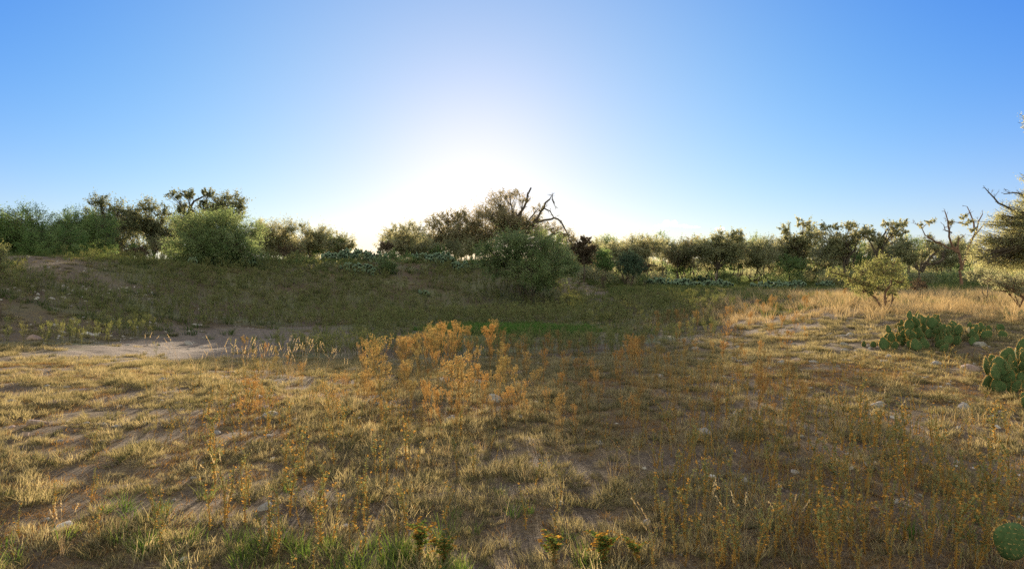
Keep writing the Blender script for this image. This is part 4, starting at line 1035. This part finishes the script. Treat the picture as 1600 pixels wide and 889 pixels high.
def put_stalk(p, h, label, group, protos=SP, h0=.34, name='leafy_weed'):
    tr_ = protos[int(wrg.integers(0, len(protos)))]
    o = bpy.data.objects.new(name, tr_[0]); COL.objects.link(o); o.location = p
    o.rotation_euler = (wrg.normal() * .08, wrg.normal() * .08, wrg.uniform(0, 6.28)); s_ = h / h0; o.scale = (s_ * wrg.uniform(.9, 1.2),) * 2 + (s_,)
    for nm, me in (('foliage', tr_[1]),):
        c_ = bpy.data.objects.new(nm, me); COL.objects.link(c_); c_.parent = o
    tag(o, label, 'weed', group); return o


n = 0
while n < 200:
    px = wrg.uniform(980, 1600); py = wrg.uniform(640, 900)
    if wrg.random() > sstep(940, 1180, px) * (1 - .75 * sstep(1350, 1500, px) * (1 - sstep(700, 800, py))): continue
    p = ground_at(px, py); put_stalk(p, wrg.uniform(.22, .42), 'leafy grey green weed with orange heads on the bare right foreground', 'leafy weeds of the right foreground'); n += 1
n = 0
while n < 75:
    px = wrg.uniform(300, 640); py = wrg.uniform(640, 880)
    if wrg.random() > .35 + .65 * math.exp(-((px - 450) / 90) ** 2): continue
    p = ground_at(px, py); put_stalk(p, wrg.uniform(.2, .4), 'leafy orange tinged weed in the left centre foreground', 'leafy weeds of the left foreground'); n += 1
for k in range(32):
    px = wrg.choice([wrg.uniform(0, 300), wrg.uniform(640, 1000)]); py = wrg.uniform(680, 880)
    p = ground_at(px, py); put_stalk(p, wrg.uniform(.15, .3), 'short leafy weed standing singly in the pale turf', 'leafy weeds of the pale turf')
for px, py, h, lb in [(950, 905, .26, 'bright green leafy weed with orange heads at the bottom edge, wider of the pair'), (868, 900, .22, 'bright green leafy weed at the bottom edge left of the wider one'),
                      (655, 880, .24, 'bright green leafy weed at the bottom left of centre'), (1005, 905, .2, 'low bright green weed crowded with orange heads at the bottom edge'), (690, 905, .2, 'low bright green weed sprinkled with orange heads')]:
    p = ground_at(px, min(py, 888))
    for q in range(1):
        gw = put_stalk(p, h * .75, lb, 'bright green weeds along the bottom', LP, .24, 'green_weed'); gw.scale = (gw.scale[0] * 2.2, gw.scale[1] * 2.2, gw.scale[2])

# seed grasses: tall pale stalks with a plume
def seedgrass_proto(seed, h, n):
    rg = np.random.default_rng(seed); st, pl = MB(), MB()
    for k in range(n):
        a = rg.uniform(0, 6.28); ln = rg.uniform(.1, .5); hh = h * rg.uniform(.7, 1)
        e = np.array([math.cos(a) * ln * hh, math.sin(a) * ln * hh, hh]); pts = bezier(np.array([rg.normal() * .01, rg.normal() * .01, -.01]), e * np.array([.25, .25, .6]), e, 6)
        st.tube(pts, np.linspace(.0016, .0008, 6), 3, rg.uniform(.4, 1))
        d = pts[-1] - pts[-2]; d /= np.linalg.norm(d)
        t = rg.uniform(-.03, .09, 22)[:, None]
        st.leaves(e + d * t + rg.normal(size=(22, 3)) * .003, d + rg.normal(size=(22, 3)) * .25, .02, .005, rg.uniform(.5, 1, 22), rg)
    blades(st, rg, 10, .02, h * .25, h * .6, .003, .7, 0, .6)
    return st.mesh('seed_grass', M['straw'])


GP = [seedgrass_proto(1500 + k, .5, 2 + k % 4) for k in range(6)]


def put_seed(p, h, label, group):
    o = bpy.data.objects.new('seed_grass', GP[int(wrg.integers(0, len(GP)))]); COL.objects.link(o)
    o.location = p; o.rotation_euler = (0, 0, wrg.uniform(0, 6.28)); o.scale = (h / .5,) * 3; tag(o, label, 'grass', group)


for k in range(38):
    px = wrg.normal() * 75 + 420; py = wrg.uniform(565, 605)
    put_seed(ground_at(px, py), wrg.uniform(.35, .6), 'pale seed grass catching the sun along the sandy patch edge', 'seed grasses at the sandy patch')
for px, py, h, lb in [(1236, 868, .36, 'pale curled seed stalks beside the green tuft at lower right'), (1105, 850, .4, 'upright pale plume grass in the lower right foreground'),
                      (348, 790, .34, 'fan of pink straw seed heads in the lower left turf'), (1380, 700, .5, 'tall rusty seed stalk alone on bare right soil'),
                      (90, 880, .3, 'pinkish seed stalks at the bottom left corner'), (1165, 880, .35, 'straw seed grass at the lower right of centre'), (310, 600, .4, 'straw seed tuft left of the sandy patch grasses'), (1030, 885, .3, 'thin straw spikes by the wider bright green weed')]:
    put_seed(ground_at(px, py), h, lb, 'seed grasses in the foreground')
# bunch grasses of the right bank
NB = [tuft_mesh('bunch_grass', 1600 + k, 120, .14, .4, .85, .006, .8, 'straw', .1, 1, 3) for k in range(4)]
for k, (px, Y) in enumerate([(1462, 24), (1490, 27), (1440, 29), (1520, 25), (1555, 20), (1580, 22), (1420, 23.5), (1475, 21), (1505, 19.5), (1540, 28), (1400, 31), (1585, 17), (1350, 30), (1410, 19), (1330, 22)]):
    o = bpy.data.objects.new('bunch_grass', NB[k % 4]); COL.objects.link(o); o.location = on_ground(px, Y); o.rotation_euler = (0, 0, k * 1.3); s_ = .75 + .4 * ((k * 37) % 10) / 10; o.scale = (s_,) * 3
    tag(o, 'golden bunch grass with arching blades on the right bank', 'grass', 'bunch grasses on the right bank')

# ------------------------------------------------------------------ stones
SM = {m_: [stone_mesh('stone', srg, m_, 2) for _ in range(4)] for m_ in ('stone', 'palestone', 'redstone')}


def put_stone(p, r, label, group, mat='stone'):
    o = bpy.data.objects.new('stone', SM[mat][int(wrg.integers(0, 4))]); COL.objects.link(o)
    o.location = p + Vector((0, 0, r * .04)); o.scale = (r, r * wrg.uniform(.7, 1), r * wrg.uniform(.75, 1.1)); o.rotation_euler = (wrg.normal() * .2, wrg.normal() * .2, wrg.uniform(0, 6.28)); tag(o, label, 'stone', group)


for px, py, r, lb, mt in [(773, 628, .13, 'dark stone with a sunlit rim right of the dense broomweed cluster', 'stone'), (702, 660, .10, 'grey stone behind the forked golden broomweed', 'stone'),
                          (1101, 680, .13, 'brown grey stone half hidden by weeds right of centre', 'stone'), (252, 596, .09, 'dark stone on the sunlit turf left of the sandy patch', 'stone'),
                          (85, 634, .13, 'pinkish stone among litter at the left', 'redstone'), (420, 653, .12, 'dark round stone beside the orange bushy broomweed', 'stone'),
                          (1519, 578, .17, 'largest red brown boulder on bare soil before the prickly pear', 'redstone'), (1464, 570, .12, 'flat grey stone under the wide prickly pear clump', 'stone'),
                          (1372, 636, .11, 'dark stone alone on the bare right soil', 'stone'), (1509, 642, .12, 'grey stone on shaded soil left of the tall spiny clump', 'stone'),
                          (1381, 566, .09, 'small grey stone left of the flat stone by the prickly pear', 'stone'), (1532, 541, .16, 'grey boulder tucked behind the shaded prickly pear clump', 'stone'),
                          (1468, 553, .09, 'pinkish stone at the foot of the wide prickly pear clump', 'redstone'), (50, 530, .24, 'brown boulder at the left edge of the stony slope', 'redstone'), (135, 524, .2, 'pale boulder on the stony slope before the sandy patch', 'palestone'),
                          (55, 665, .12, 'rounded tan stone in green turf at the left', 'redstone'), (410, 798, .06, 'small dark stone in the lower left turf', 'stone'), (940, 697, .06, 'small grey stone on the open turf', 'stone'), (1030, 590, .1, 'flat dark stone in the shaded weeds', 'stone'), (88, 829, .07, 'pale flat chip of wood coloured stone at lower left', 'palestone')]:
    put_stone(ground_at(px, py), r, lb, 'loose stones around the hollow', mt)
for k in range(70):
    px = wrg.uniform(60, 330); py = wrg.uniform(478, 540); p = ground_at(px, py)
    put_stone(p, wrg.uniform(.03, .10) * (1 if wrg.random() < .85 else 1.8), 'pale stone lying on the stony slope beside the sandy patch', 'stones of the stony slope', 'palestone' if wrg.random() < .25 else 'stone')
for k in range(45):
    px = wrg.uniform(0, 240); py = wrg.uniform(447, 472); p = ground_at(px, py)
    put_stone(p, wrg.uniform(.04, .12), 'pale stone in the stony strip below the left dam', 'stones of the left strip', 'palestone')
for k in range(55):
    px = wrg.uniform(1060, 1420); py = wrg.uniform(520, 570); p = ground_at(px, py)
    put_stone(p, wrg.uniform(.03, .1), 'grey stone on the shaded right hand slope', 'stones of the right slope', 'stone')
for k in range(40):
    px = wrg.uniform(0, 420); py = wrg.uniform(560, 700); p = ground_at(px, py)
    put_stone(p, wrg.uniform(.03, .08), 'small stone among the sunlit left turf', 'stones in the left turf', 'stone' if k % 2 else 'redstone')

# ------------------------------------------------------------------ clouds (real puffs of scattering air, far away)
def cloud_mat(dens):
    m, n, l, out = mat_new('cloud')
    v = n.new('ShaderNodeVolumePrincipled'); v.inputs['Density'].default_value = dens; v.inputs['Color'].default_value = (.97, .95, .95, 1); v.inputs['Anisotropy'].default_value = .3
    l.new(v.outputs[0], out.inputs['Volume']); return m


def cloud(label, Y, puffs, dens, seed):
    rg = np.random.default_rng(seed); m = Y / F; bm = bmesh.new()
    c0 = at(puffs[0][0], puffs[0][1], Y)
    for (px, py, rx, ry) in puffs:
        p = at(px, py, Y) - c0
        bmesh.ops.create_icosphere(bm, subdivisions=4, radius=1, matrix=Matrix.Translation(p) @ Matrix.Diagonal((rx * m, rx * m, ry * m, 1)))
    me = bpy.data.meshes.new('cloud'); bm.to_mesh(me); bm.free()
    me.materials.append(cloud_mat(dens))
    o = bpy.data.objects.new('cloud', me); COL.objects.link(o); o.location = c0
    rm = o.modifiers.new('merge', 'REMESH'); rm.mode = 'VOXEL'; rm.voxel_size = 1.0 * m
    tx = bpy.data.textures.new('puff', 'CLOUDS'); tx.noise_scale = 4 * m; tx.noise_depth = 3
    dm = o.modifiers.new('puffs', 'DISPLACE'); dm.texture = tx; dm.strength = 4.5 * m; dm.mid_level = .55
    tag(o, label, 'cloud', 'small clouds above the horizon')


cloud('small pinkish puffy cloud right of the tallest tree', 4000, [(938, 357, 12, 5), (930, 358, 8, 5), (948, 356, 8, 5), (955, 361, 10, 2.5), (938, 352, 6, 4), (968, 362, 8, 2)], .008, 1)
cloud('flat white cloud with a long streak higher above the right trees', 4200, [(1046, 350, 10, 4), (1053, 348, 6, 4), (1034, 353, 12, 2), (1062, 353, 14, 1.8), (1080, 355, 14, 1.2), (1041, 347, 5, 3.5)], .007, 2)
cloud('tiny faint cloud just above the bushy knotted olive tree', 4400, [(1124, 359, 8, 2.5), (1119, 357, 3, 3), (1128, 357, 4, 2.5)], .006, 3)
